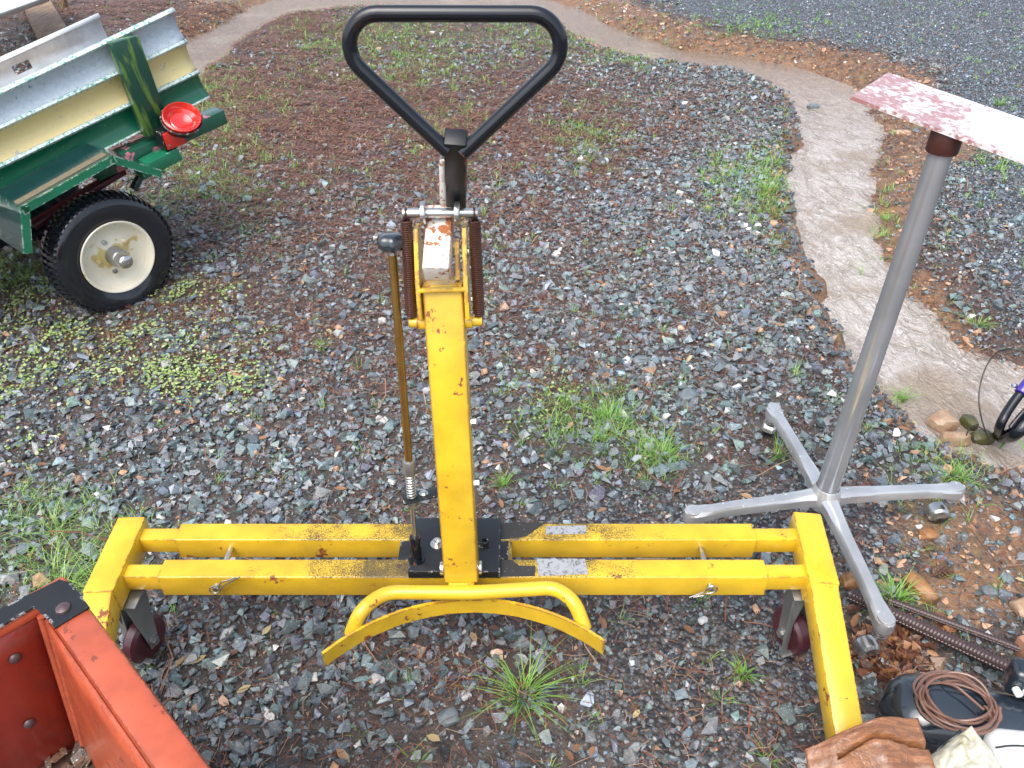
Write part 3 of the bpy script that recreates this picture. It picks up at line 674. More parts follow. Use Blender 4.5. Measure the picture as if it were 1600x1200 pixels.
# end bars and legs
def leg_dir(px, py, p0, slope):
    r = ray(px, py)   # point on the ray that is on the sloping plane through p0
    # z = p0.z - slope*(p0.y - y)
    t = (CH-p0.z+slope*p0.y)/(slope*r.y-r.z) if True else 0
    q = CAM+r*t; return (q-p0).normalized()
for side in (-1, 1):
    if side < 0: b0, b1 = atz(206, 807, BT+.004), atz(151.5, 925, BT+.004); pt = (150, 1000)
    else: b0, b1 = atz(1261, 800, BT+.004), atz(1289, 911, BT+.004); pt = (1324, 1118)
    g = G(); u = (b1-b0).normalized(); dz = V((0, 0, -.0325)); beam(g, b0+dz, b1+dz, .062, .066, bev=.005); part('end_bar', g, M_yelr, lift)
    if side < 0:
        d = V((.10, -1, -.46)).normalized()
    else: d = leg_dir(*pt, b1, .46)
    up = V((0, 0, 1)); c0 = b1+V((0, 0, -.031)); L = (.26-.05)/-d.z
    g = G(); beam(g, c0-d*.018+V((0, 0, -.004)), c0+d*L, .057, .058, bev=.005); part('leg', g, M_yelr, lift)
    g = G(); e = c0+d*L
    cyl(g, e+V((-.02, -.01, .03-e.z)), e+V((.02, -.01, .03-e.z)), .028, 24, bev=.004); part('roller', g, M_burg, lift)
    # caster under the end bar
    m = b0*.28+b1*.72; top = BT-.066+.001; cx, cy = m.x+side*(-.002), m.y
    if side < 0: cx += .012
    else: cx -= .008
    g = G(); abox(g, cx-.04, cx+.04, cy-.045, cy+.045, top-.006, top, .001); cyl(g, (cx, cy, top-.006), (cx, cy, top-.02), .028, 24)
    rt = .054; wc = V((cx-side*.006, cy-.012, rt+.003)); yaw = .5*side
    ax = V((math.cos(yaw), math.sin(yaw)*.6, 0)).normalized(); fw = V((0, 0, 1)).cross(ax)
    fork = part('caster', g, M_greyfork, lift)
    g = G()
    for s in (-1, 1):
        o = wc+ax*s*.021; th = ax*s*.003
        prism(g, [o-fw*.012+V((0, 0, -.016)), o+fw*.012+V((0, 0, -.016)), V((cx, cy, 0))+ax*s*.021+fw*.03+V((0, 0, top-.02)), V((cx, cy, 0))+ax*s*.021-fw*.03+V((0, 0, top-.02))], th)
        cyl(g, o, o+ax*s*.012, .009, 6); cyl(g, o, o+ax*s*.006, .013, 16)
    # brake pedal
    o = wc-fw*.02; beam(g, V((cx, cy, top-.03))-ax*.026-fw*.01, wc+V((0, -.035, -.03))-ax*.026, .004, .016, up=ax)
    beam(g, wc+V((0, -.035, -.03))-ax*.03, wc+V((0, -.035, -.03))+ax*.024, .014, .004)
    part('fork', g, M_greyfork, fork)
    g = G(); Mw = frame(fw, ax.cross(fw), ax, wc); lathe(g, Mw, [(.012, -.016), (.030, -.014), (.037, -.016), (.048, -.016), (rt, -.009), (rt, .009), (.048, .016), (.037, .016), (.030, .014), (.012, .016)], 36); part('wheel', g, M_burg, fork)
# base plate with bolts, bridge between the tubes
PT = .292
g = G(); abox(g, -.212, -.024, 1.036, 1.186, BT+.001, PT, .003)
bp = part('base_plate', g, M_blk_plate, lift)
g = G(); abox(g, -.24, -.008, 1.089, 1.140, BT-.04, BT-.0015, .001); part('cross_bridge', g, M_blk_plate, lift)
g = G(); abox(g, -.010, .0, 1.089, 1.140, BT-.05, BT-.003, .001); part('cross_bridge', g, M_yelb, lift)
def hexbolt(g, p, ax, r=.008, h=.006, wash=True):
    ax = V(ax).normalized(); p = V(p)
    if wash: cyl(g, p, p+ax*.0015, r*1.5, 20)
    cyl(g, p+ax*.0015, p+ax*(.0015+h), r, 6)
def capbolt(g, p, r=.009, h=.010):
    cyl(g, p, p+V((0, 0, .0016)), r*1.6, 24)
    lathe(g, Matrix.Translation(p+V((0, 0, .0016))), [(r, 0), (r, h-.001), (r-.001, h), (r*.6, h), (r*.55, h-.006), (0, h-.006)], 18)
for px, py in ((757, 850), (683, 850)):
    g = G(); capbolt(g, atz(px, py, PT)); part('bolt', g, M_zinc if px < 700 else M_blk_plate, lift)
# mast
def cpt(px, py, d):   # point at optical depth d
    a, b = (px-800)/F*d, (600-py)/F*d
    return V((a, d*cs+b*sn, CH-d*sn+b*cs))
mb = cpt(720.6, 910, 1.553); mt = cpt(690.9, 450, 1.3007)   # centre of the front face
ax = (mt-mb).normalized(); fx = V((1, 0, 0)); fx = (fx-ax*fx.dot(ax)).normalized(); fy = ax.cross(fx)  # fy points away
MWd, MDp = .0685, .052
def mpt(s, x=0, y=0): return mb+(mt-mb)*s+fx*x+fy*y
g = G(); beam(g, mpt(-.005, 0, MDp/2), mpt(1.0, 0, MDp/2), MWd, MDp, up=fy, bev=.005)
mast = part('mast', g, M_mast, lift)
for s in (.56, .345):
    g = G(); hexbolt(g, mpt(s, MWd/2, MDp*.55), fx, .009, .008); part('bolt', g, M_zinc, mast)
for s in (-1, 1):
    g = G(); q = mpt(.035, s*MWd/2, MDp*.35); cyl(g, q, q+fx*s*.008, .014, 24, bev=.002); part('pivot_bolt', g, M_zinc, mast)
g = G(); beam(g, mpt(-.02, -.026, .012), mpt(-.02, .026, .012), .03, .02, up=ax, bev=.003); part('weld_block', g, M_yel, mast)
for s in (-1, 1):
    g = G(); q = mpt(.89, s*MWd/2, MDp*.4); cyl(g, q, q+fx*s*.012, .0125, 20); cyl(g, q, q+fx*s*.029, .009, 20, bev=.001); part('spring_peg', g, M_yelr, mast)
# clevis head
hx = fx; g = G()
for s in (-1, 1):
    o = mpt(1.0, s*(MWd/2+.002), 0); t_ = hx*s*.007
    prism(g, [o-ax*.055-fy*.006, o+ax*.012-fy*.010, o+ax*.095+fy*.020, o+ax*.095+fy*.062, o-ax*.055+fy*.062], t_)
head = part('clevis_head', g, M_yelr, lift)
g = G(); beam(g, mpt(1.0, -.040, -.004)-ax*.002, mpt(1.0, .040, -.004)-ax*.002, .012, .008, up=ax); beam(g, mpt(1.0, -.034, .028)+ax*.001, mpt(1.0, .034, .028)+ax*.001, .05, .006, up=ax)
part('head_lip', g, M_yelr, head)
g = G(); prism(g, [mpt(1., .022, .012)+ax*.01, mpt(1., .022, .05)+ax*.01, mpt(1., .022, .05)+ax*.07, mpt(1., .022, .03)+ax*.07], hx*.007); part('inner_cheek', g, M_yel, head)
# lever arm (white, rusty) pointing down to the front
LA = aty(688, 345, 1.20); LB = aty(682, 429, 1.105)
PIN = V(((LA.x+.0), 1.178, 0)); PIN = aty(688, 333, 1.178)
ld = (LB-LA).normalized(); g = G(); beam(g, LA-ld*.020, LB, .043, .036, up=V((0, .4, 1)), bev=.003); arm = part('lever_arm', g, M_white_rust, lift)
for s in (-1, 1): g = G(); cyl(g, PIN+V((s*.023, 0, 0)), PIN+V((s*.032, 0, 0)), .019, 28, bev=.002); part('collar', g, M_zinc, arm)
g = G(); cyl(g, PIN-V((.0615, 0, 0)), PIN+V((.0615, 0, 0)), .0082, 20, bev=.001)
for s in (-1, 1): cyl(g, PIN+V((s*.054, 0, 0)), PIN+V((s*.057, 0, 0)), .0095, 20)
part('cross_pin', g, M_zinc, arm)
for s, px, py in ((-1, 657, 375), (1, 718, 371)):
    g = G(); q = mpt(1.0, s*(MWd/2+.010), .03)+ax*.052; hexbolt(g, q, fx*s, .007, .006); part('bolt', g, M_zinc, head)
# springs
for s in (-1, 1):
    a = PIN+V((s*.0555, -.004, -.010)); b = mpt(.89, s*(MWd/2+.024), MDp*.4)+ax*.012
    g = G(); tube(g, helix(a, b, .0085, 46, 9), .0021, 6)
    hk = [a+V((0, 0, .0)), a+V((0, -.006, .010)), a+V((0, .002, .021)), a+V((0, .012, .014)), a+V((0, .010, .002))]; tube(g, bez(hk), .0021, 6)
    hk = [b, b+V((0, -.008, -.008)), b+V((0, -.004, -.022)), b+V((0, .010, -.020))]; tube(g, bez(hk), .0021, 6)
    part('spring', g, M_rustspring, lift)
# handle
J = cpt(712, 214, 1.13); ST = cpt(713, 324, 1.315)
g = G(); hd = (J-ST).normalized(); beam(g, ST, J+hd*.002, .033, .030, up=V((0, 1, 0)), bev=.003)
part('handle_stem', g, M_stem, lift)
hu = (cpt(712, 22, 1.04)-J).normalized(); HX = V((1, 0, 0)); Jc = J
def hp(px, py):
    n_ = HX.cross(hu).normalized(); return atplane(px, py, Jc, n_)
pts = [hp(722, 243), hp(868, 78), hp(872, 70), hp(812, 21), hp(600, 19), hp(542, 66), hp(546, 92), hp(696, 238)]
cor_ = [hp(716, 248), hp(893, 62), hp(842, 21), hp(571, 19), hp(526, 62), hp(700, 243)]
# rounded triangle
path = fillet([hp(718, 246), hp(902, 30), hp(515, 18), hp(700, 241)], [0, .085, .080, 0], 1)
def arcpath(ctrl, r, n=12):
    out = [ctrl[0]]
    for i in range(1, len(ctrl)-1):
        a, b, c = ctrl[i-1], ctrl[i], ctrl[i+1]; u = (a-b).normalized(); v = (c-b).normalized(); th = u.angle(v); t = r/math.tan(th/2)
        p = b+u*t; q = b+v*t; bis = (u+v).normalized(); ce = b+bis*(r/math.sin(th/2)); A = p-ce; B = q-ce; w_ = A.angle(B)
        for k in range(n+1):
            s = k/n; out.append(ce+(A*math.sin((1-s)*w_)+B*math.sin(s*w_))/math.sin(w_))
    out.append(ctrl[-1]); return out
path = arcpath([hp(722, 240), hp(952, 22), hp(472, 21), hp(699, 236)], .041)
g = G(); tube(g, path, .0107, 18); part('handle_loop', g, M_blk, lift)
g = G(); cyl(g, cpt(691, 250, 1.20), cpt(692, 318, 1.25), .0052, 14, bev=.001); part('stop_rod', g, M_white_rust, lift)
# jack screw
jb = atz(651, 874, PT); jd = (cpt(613, 395, 1.30)-jb).normalized()
def jp(t): return jb+jd*t
JL = (cpt(613, 395, 1.30)-jb).length
def jt(py):
    lo, hi = 0, JL*1.2
    for _ in range(40):
        m = (lo+hi)/2; q = jp(m); yy = topix(*q)[1]
        if yy > py: lo = m
        else: hi = m
    return lo
g = G(); cyl(g, jp(0), jp(jt(838)), .0115, 24, bev=.003); cyl(g, jb, jb+V((0, 0, .003)), .017, 24); boot = part('screw_foot', g, M_blk, lift)
g = G(); cyl(g, jp(jt(840)), jp(jt(700)), .0048, 14); part('lower_shaft', g, M_zinc, lift)
g = G(); cyl(g, jp(jt(722)), jp(jt(398)), .0075, 18); part('jack_rod', g, M_gold, lift)
g = G(); cyl(g, jp(jt(741)), jp(jt(719)), .012, 24, bev=.002); part('collar', g, M_greyfork, lift)
g = G(); cyl(g, jp(jt(790)), jp(jt(779)), .011, 24, bev=.002); part('lower_collar', g, M_greyfork, lift)
g = G(); tube(g, helix(jp(jt(777)), jp(jt(742)), .0085, 9, 14), .0018, 6); part('coil_spring', g, M_zinc, lift)
q = jp(jt(778)); g = G(); e = V((-.125, q.y+.02, q.z+.006)); dd = (e-q).normalized(); beam(g, q-dd*.018, e, .034, .004, up=jd); bk = part('rod_bracket', g, M_blk_plate, lift)
g = G(); hexbolt(g, q+dd*.024+jd*.003, jd, .006, .005); part('bolt', g, M_zinc, bk)
# knob
kc = jp(jt(397)); g = G(); pr = [(0, .026), (.010, .026), (.016, .023), (.0185, .018), (.0185, .009), (.014, .004), (.006, .0), (0, 0)]
kz = jd; kx = kz.orthogonal().normalized(); ky = kz.cross(kx); Mk = frame(kx, ky, kz, kc+kz*.004)
vs = []; n_ = 36
for k in range(n_):
    a = 2*PI*k/n_; lob = 1+.07*math.cos(6*a)
    for (r, h) in pr: vs.append(Mk @ V((r*lob*math.cos(a)*1.3, r*lob*math.sin(a)*1.3, h*1.2)))
m_ = len(pr); g.add(vs, [(k*m_+i, k*m_+i+1, ((k+1) % n_)*m_+i+1, ((k+1) % n_)*m_+i) for k in range(n_) for i in range(m_-1)])
kn = part('knob', g, M_blackcan, lift)
g = G(); cyl(g, kc-kz*.006, kc+kz*.004, .0075, 6); part('nut', g, M_zinc, kn)
# cradle
zc = .262; A0, A1, A2 = atz(505, 1022, zc), atz(738, 938, zc), atz(943, 1003, zc)
def circ(a, b, c):
    ax_, ay, bx, by, cx, cy = a.x, a.y, b.x, b.y, c.x, c.y; d = 2*(ax_*(by-cy)+bx*(cy-ay)+cx*(ay-by))
    ux = ((ax_**2+ay**2)*(by-cy)+(bx**2+by**2)*(cy-ay)+(cx**2+cy**2)*(ay-by))/d; uy = ((ax_**2+ay**2)*(cx-bx)+(bx**2+by**2)*(ax_-cx)+(cx**2+cy**2)*(bx-ax_))/d
    return ux, uy, math.hypot(ax_-ux, ay-uy)
ux, uy, R_ = circ(A0, A1, A2); a0 = math.atan2(A0.y-uy, A0.x-ux); a2 = math.atan2(A2.y-uy, A2.x-ux)
g = G(); n_ = 40; vs = []; bh = .040; thk = .006
for i in range(n_+1):
    a = a0+(a2-a0)*i/n_; c, s = math.cos(a), math.sin(a)
    for (r, z) in ((R_, zc), (R_+thk, zc), (R_+thk, zc-bh), (R_, zc-bh)): vs.append((ux+r*c, uy+r*s, z))
fs = [(4*i+k, 4*i+(k+1) % 4, 4*i+4+(k+1) % 4, 4*i+4+k) for i in range(n_) for k in range(4)]+[(0, 3, 2, 1), (4*n_, 4*n_+1, 4*n_+2, 4*n_+3)]
g.add(vs, fs); part('cradle_arc', g, M_yelr, lift)
zt = .286
def on_arc(px, py, z):
    p = atz(px, py, z); a = math.atan2(p.y-uy, p.x-ux); return V((ux+(R_+.017)*math.cos(a), uy+(R_+.017)*math.sin(a), zc-.022))
path = fillet([on_arc(550, 985, zc), atz(566, 955, .285)+V((-.005, 0, 0)), atz(600, 925, zt), atz(737, 926, zt), atz(868, 918, zt), atz(898, 940, .285), on_arc(912, 975, zc)], .035, 6)
g = G(); tube(g, path, .0145, 16); part('cradle_tube', g, M_yel, lift)
# lock pins and hairpin clips
for (px, pyg, pxc, pyc) in ((362, 862, 343, 926), (1097, 862, 1108, 921)):
    z = BT-.025; x = aty(pxc, pyc, YF0).x; g = G()
    cyl(g, (x, YF0-.012, z), (x, YB1+(.035 if px < 700 else .004), z), .0062, 16, bev=.001); lp = part('lock_pin', g, M_zinc, lift)
    c = V((x, YF0-.008, z)); g = G(); s = 1 if px < 700 else -1; th = -.6 if s > 0 else 1.0
    rot = Matrix.Rotation(th if s > 0 else PI-.55, 3, 'Y'); L_ = .062 if s > 0 else .042
    loop = [V((L_, 0, .004)), V((L_*.7, 0, .006)), V((L_*.5, 0, .011)), V((L_*.3, 0, .006)), V((.006, 0, .010)), V((-.008, 0, .010)), V((-.014, 0, .0)), V((-.008, 0, -.010)), V((.004, 0, -.010)), V((.010, 0, -.003)), V((L_*.4, 0, .0)), V((L_*1.15, 0, .0))]
    tube(g, bez([c+V((0, -.003, 0))+rot @ q for q in loop]), .0016, 8); part('hairpin_clip', g, M_zinc, lp)
# printed labels and warning tape, worn, stuck on the top of the beams
def decal(name, pts, m, z=BT+.0006):
    g = G(); P_ = [atz(a, b, z) for a, b in pts]; prism(g, P_, (0, 0, -.0004)); part(name, g, m, lift, smooth=False)
decal('worn_label', [(853, 822), (916, 821), (916, 834), (853, 835)], M_label)
decal('worn_label', [(838, 873), (914, 873), (919, 897), (842, 900)], M_label)
decal('warning_tape', [(776, 816.5), (852, 817), (822, 838), (792, 842), (776, 843)], M_tape)
decal('warning_tape', [(778, 874.5), (800, 874.5), (812, 884), (836, 884), (836, 900), (781, 901)], M_tape)

# ------------------------------------------------------------ grey four-legged stand
HC = V((.794, 1.412, 0)); HZ = .135
stand = thing('pedestal_stand', 'grey metal pole stand on a four-legged wheeled base with a worn plate on top', 'stand', HC)
tips = [atz(1080, 800, .12), atz(1208, 636, .12), atz(1497, 762, .12), atz(1386, 972, .12)]
def rnd(px):
    return px
for k, tp in enumerate(tips):
    hub = V((HC.x, HC.y, HZ)); d = V((tp.x-hub.x, tp.y-hub.y, 0)); L = d.length; d.normalize(); s = V((-d.y, d.x, 0)); g = G()
    st = [(0.0, .026, .012, .030), (.06, .019, .010, .030), (.14, .016, .004, .028), (.26, .0155, -.002, .026), (L-.055, .017, -.007, .024), (L-.030, .021, -.008, .026), (L-.006, .022, -.009, .030), (L+.010, .016, -.010, .030), (L+.017, .006, -.011, .028)]
    vs = []
    for (t, hw, zo, th) in st:
        c = hub+d*t; zt_ = HZ+zo
        for (u, z) in ((-1, -th), (-1, -.006), (-.72, 0), (0, .002), (.72, 0), (1, -.006), (1, -th)): vs.append((c.x+s.x*hw*u, c.y+s.y*hw*u, zt_+z))
    m_ = 7; fs = [(i*m_+j, (i+1)*m_+j, (i+1)*m_+j+1, i*m_+j+1) for i in range(len(st)-1) for j in range(m_-1)]
    fs += [((len(st)-1)*m_+j for j in range(m_))]; fs = [tuple(f) for f in fs]
    # underside at the foot so the casting reads solid there
    fs += [(i*m_, i*m_+m_-1, (i+1)*m_+m_-1, (i+1)*m_) for i in range(4, len(st)-1)]
    g.add(vs, fs); c = hub+d*(L-.006); cyl(g, (c.x, c.y, .128), (c.x, c.y, .082), .0185, 24, bev=.002)
    part('leg', g, M_alu, stand)
    a = [2.3, 1.2, 3.0, 3.4][k]; r = .026; cd = V((math.cos(a), math.sin(a)*.6, 0)).normalized(); axw = V((-cd.y, cd.x, 0)); wc = V((c.x, c.y, h1(c.x, c.y)+r+.004))+cd*.016
    g = G(); cyl(g, (c.x, c.y, .086), (c.x, c.y, .066), .011, 16); cyl(g, (c.x, c.y, .074), (c.x, c.y, .066), .017, 20, bev=.002)
    hp_ = [(-.0205, .45), (-.0195, .85), (-.014, 1.06), (0, 1.12), (.014, 1.06), (.0195, .85), (.0205, .45)]; NH = 14; vs = []
    for q in range(NH+1):
        t = math.radians(-32+q*205/NH)
        for (w_, rr) in hp_: vs.append(wc+axw*w_+(cd*math.cos(t)+V((0, 0, 1))*math.sin(t))*r*rr)
    fs = [(a_*7+b_, a_*7+b_+1, a_*7+b_+8, a_*7+b_+7) for a_ in range(NH) for b_ in range(6)]
    for e_ in (0, 6): vs.append(wc+axw*hp_[e_][0]); fs += [(len(vs)-1, a_*7+e_, a_*7+7+e_) for a_ in range(NH)]
    g.add(vs, fs); cst = part('caster', g, M_zinc, stand)
    for e in (-1, 1):
        g = G(); cyl(g, wc+axw*e*.004, wc+axw*e*.016, r, 28, bev=.003); part('wheel', g, M_tyre, cst)
g = G(); lathe(g, Matrix.Translation((HC.x, HC.y, 0)), [(.034, HZ-.035), (.040, HZ-.012), (.040, HZ+.004), (.033, HZ+.014), (.030, HZ+.028), (.0285, HZ+.030)], 36); part('hub', g, M_alu, stand)
g = G(); cyl(g, (HC.x, HC.y, HZ), (HC.x, HC.y, 1.03), .0275, 32, .0215); part('pole', g, M_pole, stand)
g = G(); cyl(g, (HC.x, HC.y, 1.024), (HC.x, HC.y, 1.067), .0285, 32, bev=.002); part('collar', g, M_maroon, stand)
p00 = atz(1330, 150, 1.10); p01 = atz(1388, 113, 1.10); r0 = atz(1600, 250, 1.05); r1 = atz(1600, 186, 1.055)
k = 1.75; q00, q01 = p00+(r0-p00)*k, p01+(r1-p01)*k
nrm = (r0-p00).cross(p01-p00).normalized(); nrm = nrm if nrm.z > 0 else -nrm
g = G(); Mx = V(((r0-p00).x, (r0-p00).y, (r0-p00).z)).normalized()
plate_o = thing('plate_frame_tmp', 'x', 'x') if False else None
W_save = MATW['pedestal_stand']
prism(g, [p00, q00, q01, p01], -nrm*.007); pl = part('top_plate', g, M_plate, stand)

# ------------------------------------------------------------ trailer
A_, E_ = math.radians(50), math.radians(9)
ta = V((math.cos(A_)*math.cos(E_), math.sin(A_)*math.cos(E_), math.sin(E_))); tn = V((math.sin(A_), -math.cos(A_), 0)); ts = tn.cross(ta); ts = ts if ts.z > 0 else -ts
WR = .223; WO = atz(185, 402, .200); WS = WR/.25
TM = frame(ta, ts, tn, WO); TI = TM.inverted()
trailer = thing('utility_trailer', 'small green utility trailer with ribbed grey, yellow and green side panel', 'trailer', M=TM)
def L2(px, py, off):   # (u, v) on the side plane at a given outward offset
    p = TI @ atplane(px, py, WO+tn*off, tn); return p.x, p.y
def T(u, v, n): return TM @ V((u, v, n))
# wheel: tyre flattened at the bottom
whl_g = G()
prof = [(a_*WS, b_*.72) for a_, b_ in [(.138, -.13), (.160, -.142), (.215, -.146), (.238, -.134), (.247, -.118), (.250, -.068), (.247, -.020), (.238, -.006), (.215, .006), (.178, .004), (.150, -.004), (.138, -.014)]]
n_ = 96; vs = []
gdir = TI.to_3x3() @ V((0, 0, -1)); ga = math.atan2(gdir.y, gdir.x); flat = .198
for k in range(n_):
    a = 2*PI*k/n_; da = math.cos(a-ga)
    for (r, h) in prof:
        rr = r
        if da > 0 and r*da > flat: rr = .6*flat/da+.4*r if False else flat/da
        bulge = max(0, (da-.75))*.05*(1 if .15 < r < .215 else 0)
        vs.append(T(rr*math.cos(a), rr*math.sin(a), h+(bulge if h > -.05 else -bulge)))
m_ = len(prof); whl_g.add(vs, [(k*m_+i, k*m_+i+1, ((k+1) % n_)*m_+i+1, ((k+1) % n_)*m_+i) for k in range(n_) for i in range(m_-1)])
tyre_g = whl_g
wheel = None
# rim dish is the wheel, tyre a sub-part
g = G(); lathe(g, TM @ Matrix.Diagonal((WS*.905, WS*.905, WS, 1)), [(.158, -.095), (.150, -.093), (.150, -.03), (.152, -.022), (.160, -.006), (.168, .000), (.1695, .004), (.166, .008), (.160, .006), (.156, .000), (.151, -.012), (.147, -.030), (.128, -.040), (.100, -.044), (.085, -.040), (.060, -.032), (.035, -.031), (0, -.031)], 64)
wheel = part('wheel', g, M_rim, trailer)
part('tyre', tyre_g, M_tyre, wheel)
g = G(); NL = 62
for k in range(NL):
    a = 2*PI*k/NL; da = math.cos(a-ga)
    if da > .86: continue
    c, s = math.cos(a), math.sin(a); e_r = V((c, s, 0)); e_t = V((-s, c, 0)); da_ = .0062
    for (n0, n1, sk) in ((-.098, -.066, .005), (-.063, -.037, -.003), (-.034, -.003, -.005)):
        prof_r = lambda n: (.2505 if -.086 < n < -.013 else .243)*WS
        P4 = []
        for (n, tt) in ((n0, -1), (n1, -1), (n1, 1), (n0, 1)):
            q = e_r*(prof_r(n)-.002)+e_t*(tt*da_*.8+(sk if n == n1 else -sk)*.5)+V((0, 0, n)); P4.append(q)
        top = [q+V((q.x, q.y, 0)).normalized()*.0085 for q in P4]
        vv = [TM @ q for q in P4+top]; g.add(vv, [(4, 5, 6, 7), (0, 1, 5, 4), (1, 2, 6, 5), (2, 3, 7, 6), (3, 0, 4, 7)])
part('tread_lugs', g, M_tyre, wheel, smooth=False, kind='stuff')
g = G(); lathe(g, TM, [(.036, -.031), (.034, -.020), (.033, .012), (.031, .020), (.028, .023), (.028, .024)], 32); hb = part('hub', g, M_greyfork, wheel)
g = G(); lathe(g, TM, [(.0285, .020), (.027, .050), (.024, .060), (.016, .066), (.005, .067), (.004, .063), (0, .063)], 32); part('hub_cap', g, M_zinc, wheel)
for k in range(5):
    a = 2*PI*k/5+.5; c = V((.062*math.cos(a), .062*math.sin(a), -.033)); g = G()
    cyl(g, TM @ c, TM @ (c+V((0, 0, .010))), .0095, 6); cyl(g, TM @ (c+V((0, 0, .009))), TM @ (c+V((0, 0, .016))), .005, 12); part('lug_nut', g, M_zinc if k % 2 else M_rim, wheel)
g = G(); c = V((.118*math.cos(.45), .118*math.sin(.45), -.044)); cyl(g, TM @ c, TM @ (c+V((.01, .004, .028))), .005, 12); part('valve_stem', g, M_tyre, wheel)
# side panel: three dished bands between rolled lips. panel plane is inboard of the wheel
PO = -.17
def line_uv(p, q, off): return L2(*p, off), L2(*q, off)
rails = [((0, 139), (268, 12)), ((0, 193), (287, 60)), ((0, 253), (306, 108)), ((-10, 318), (326, 150))]
ext = -.9   # carries on beyond the frame to the left
RV = []
for (p, q) in rails:
    a, b = line_uv(p, q, PO); RV.append((a, b))
vtop = [r[1][1] for r in RV]; ur = [r[1][0] for r in RV]; vl = [r[0] for r in RV]
def rail_at(k, u):
    (u0, v0), (u1, v1) = RV[k]; return v0+(v1-v0)*(u-u0)/(u1-u0)
g = G(); bands = []; cols = []; US = 40
umin = RV[0][0][0]+ext
def prof_between(k):
    """(fraction between rail k and k+1, outward offset, band id)"""
    return [(0., .006, 3), (.02, .016, 3), (.06, .020, 3), (.11, .016, 3), (.14, .004, k), (.25, -.008, k), (.5, -.013, k), (.75, -.010, k), (.9, .0, k), (.985, .008, 3)]
rows = []
for k in range(3):
    for (f, o, bid) in prof_between(k): rows.append((k, f, o, bid))
rows.append((3, 0., .012, 3)); rows.append((3, .0, -.01, 3))
vs = []; 
for (k, f, o, bid) in rows:
    for i in range(US+1):
        uend = ur[min(k, 3)]*(1-f)+(ur[min(k+1, 3)])*f if k < 3 else ur[3]
        u = umin+(uend-umin)*i/US
        va = rail_at(min(k, 3), u); vb = rail_at(min(k+1, 3), u) if k < 3 else va-.02
        vs.append((u, va+(vb-va)*f, PO+o))
fs = []
for r in range(len(rows)-1):
    for i in range(US): fs.append((r*(US+1)+i, r*(US+1)+i+1, (r+1)*(US+1)+i+1, (r+1)*(US+1)+i)); cols.append(rows[r][3] if rows[r][3] == rows[r+1][3] or rows[r][3] == 3 and False else (rows[r+1][3] if rows[r][3] == 3 and rows[r+1][3] != 3 else rows[r][3]))
me = bpy.data.meshes.new('side_panel'); me.from_pydata(vs, [], fs); at = me.attributes.new('band', 'FLOAT', 'FACE'); at.data.foreach_set('value', [float(c) for c in cols])
me.materials.append(M_side); finish(me, ang=60); sp_ = bpy.data.objects.new('side_panel', me); COL.objects.link(sp_); sp_.parent = trailer; MATW[sp_.name] = TM
md = sp_.modifiers.new('sheet', 'SOLIDIFY'); md.thickness = .003; md.offset = -1
sp_['label'] = 'ribbed side panel with grey, yellow and green stripes'
# stake
def tbox(name, u0, v0, u1, v1, n0, n1, wd, m, parent=trailer, bev=.003, label=None):
    g = G(); p, q = T(u0, v0, (n0+n1)/2), T(u1, v1, (n0+n1)/2); beam(g, p, q, wd, n1-n0, up=tn, bev=bev); return part(name, g, m, parent, label=label)
a, b = L2(197, 62, PO+.07), L2(250, 208, PO+.07)
tbox('wooden_stake', a[0], a[1], b[0], b[1], PO+.022, PO+.065, .10, M_stake)
# frame beam under the panel
a, b = L2(150, 272, PO+.04), L2(352, 182, PO+.04)
du, dv = b[0]-a[0], b[1]-a[1]
tbox('frame_rail', a[0], a[1], b[0], b[1], PO-.03, PO+.045, .055, M_frame)
a, b = L2(212, 264, PO+.08), L2(278, 238, PO+.10)
tbox('axle_crossmember', a[0], a[1]-.01, b[0], b[1]-.0, PO+.05, PO+.12, .05, M_green)
g = G(); beam(g, T(0, 0, -.13), T(0, 0, -.9), .05, .05, up=ts); part('axle', g, M_greend, trailer)
g = G(); p_, q_ = L2(222, 270, PO+.02), L2(208, 296, PO+.02); beam(g, T(p_[0], p_[1], PO+.02), T(q_[0], q_[1], PO+.02), .02, .03, up=tn); part('bracket', g, M_greend, trailer)
# fender
FO = .035; fp = [L2(36, 396, FO), L2(31, 323, FO), L2(175, 242, FO), L2(254, 266, FO)]
g = G(); fi = PO+.02
for (a, b) in zip(fp[:-1], fp[1:]):
    prism(g, [T(a[0], a[1], FO), T(b[0], b[1], FO), T(b[0], b[1], fi), T(a[0], a[1], fi)], ts*-.004)
fd = part('fender', g, M_greend, trailer)
g = G()
for (a, b) in zip(fp[:-1], fp[1:]):
    dn = V((a[0]-b[0], a[1]-b[1], 0)).normalized(); dn = V((-dn.y, dn.x, 0)) if -dn.x*0+dn.y*0 == 0 else dn
    cin = V((-a[0]*.5-b[0]*.5, -a[1]*.5-b[1]*.5, 0)).normalized()
    A4, B4 = V((a[0], a[1], FO)), V((b[0], b[1], FO)); s_ = 1 if dn.dot(cin) > 0 else -1; dn *= s_
    prism(g, [TM @ A4, TM @ B4, TM @ (B4+dn*.028), TM @ (A4+dn*.028)], tn*.004)
part('fender_skirt', g, M_green, fd)
g = G(); a, b = fp[1], fp[2]; dd_ = V((b[0]-a[0], b[1]-a[1], 0)); A4 = V((a[0], a[1], FO-.018))+dd_*.01; B4 = V((a[0], a[1], FO-.018))+dd_*.97
prism(g, [TM @ A4, TM @ B4, TM @ (B4-V((0, 0, .034))), TM @ (A4-V((0, 0, .034)))], ts*.0015)
t_ = NT('brown_grit_tape'); part('grit_strip', g, t_.out(t_.mix(t_.ramp(t_.noise(200, 4), .4, .6), (.13, .11, .07), (.19, .16, .10)), .7), fd, label='brown gritty strip along the fender top')
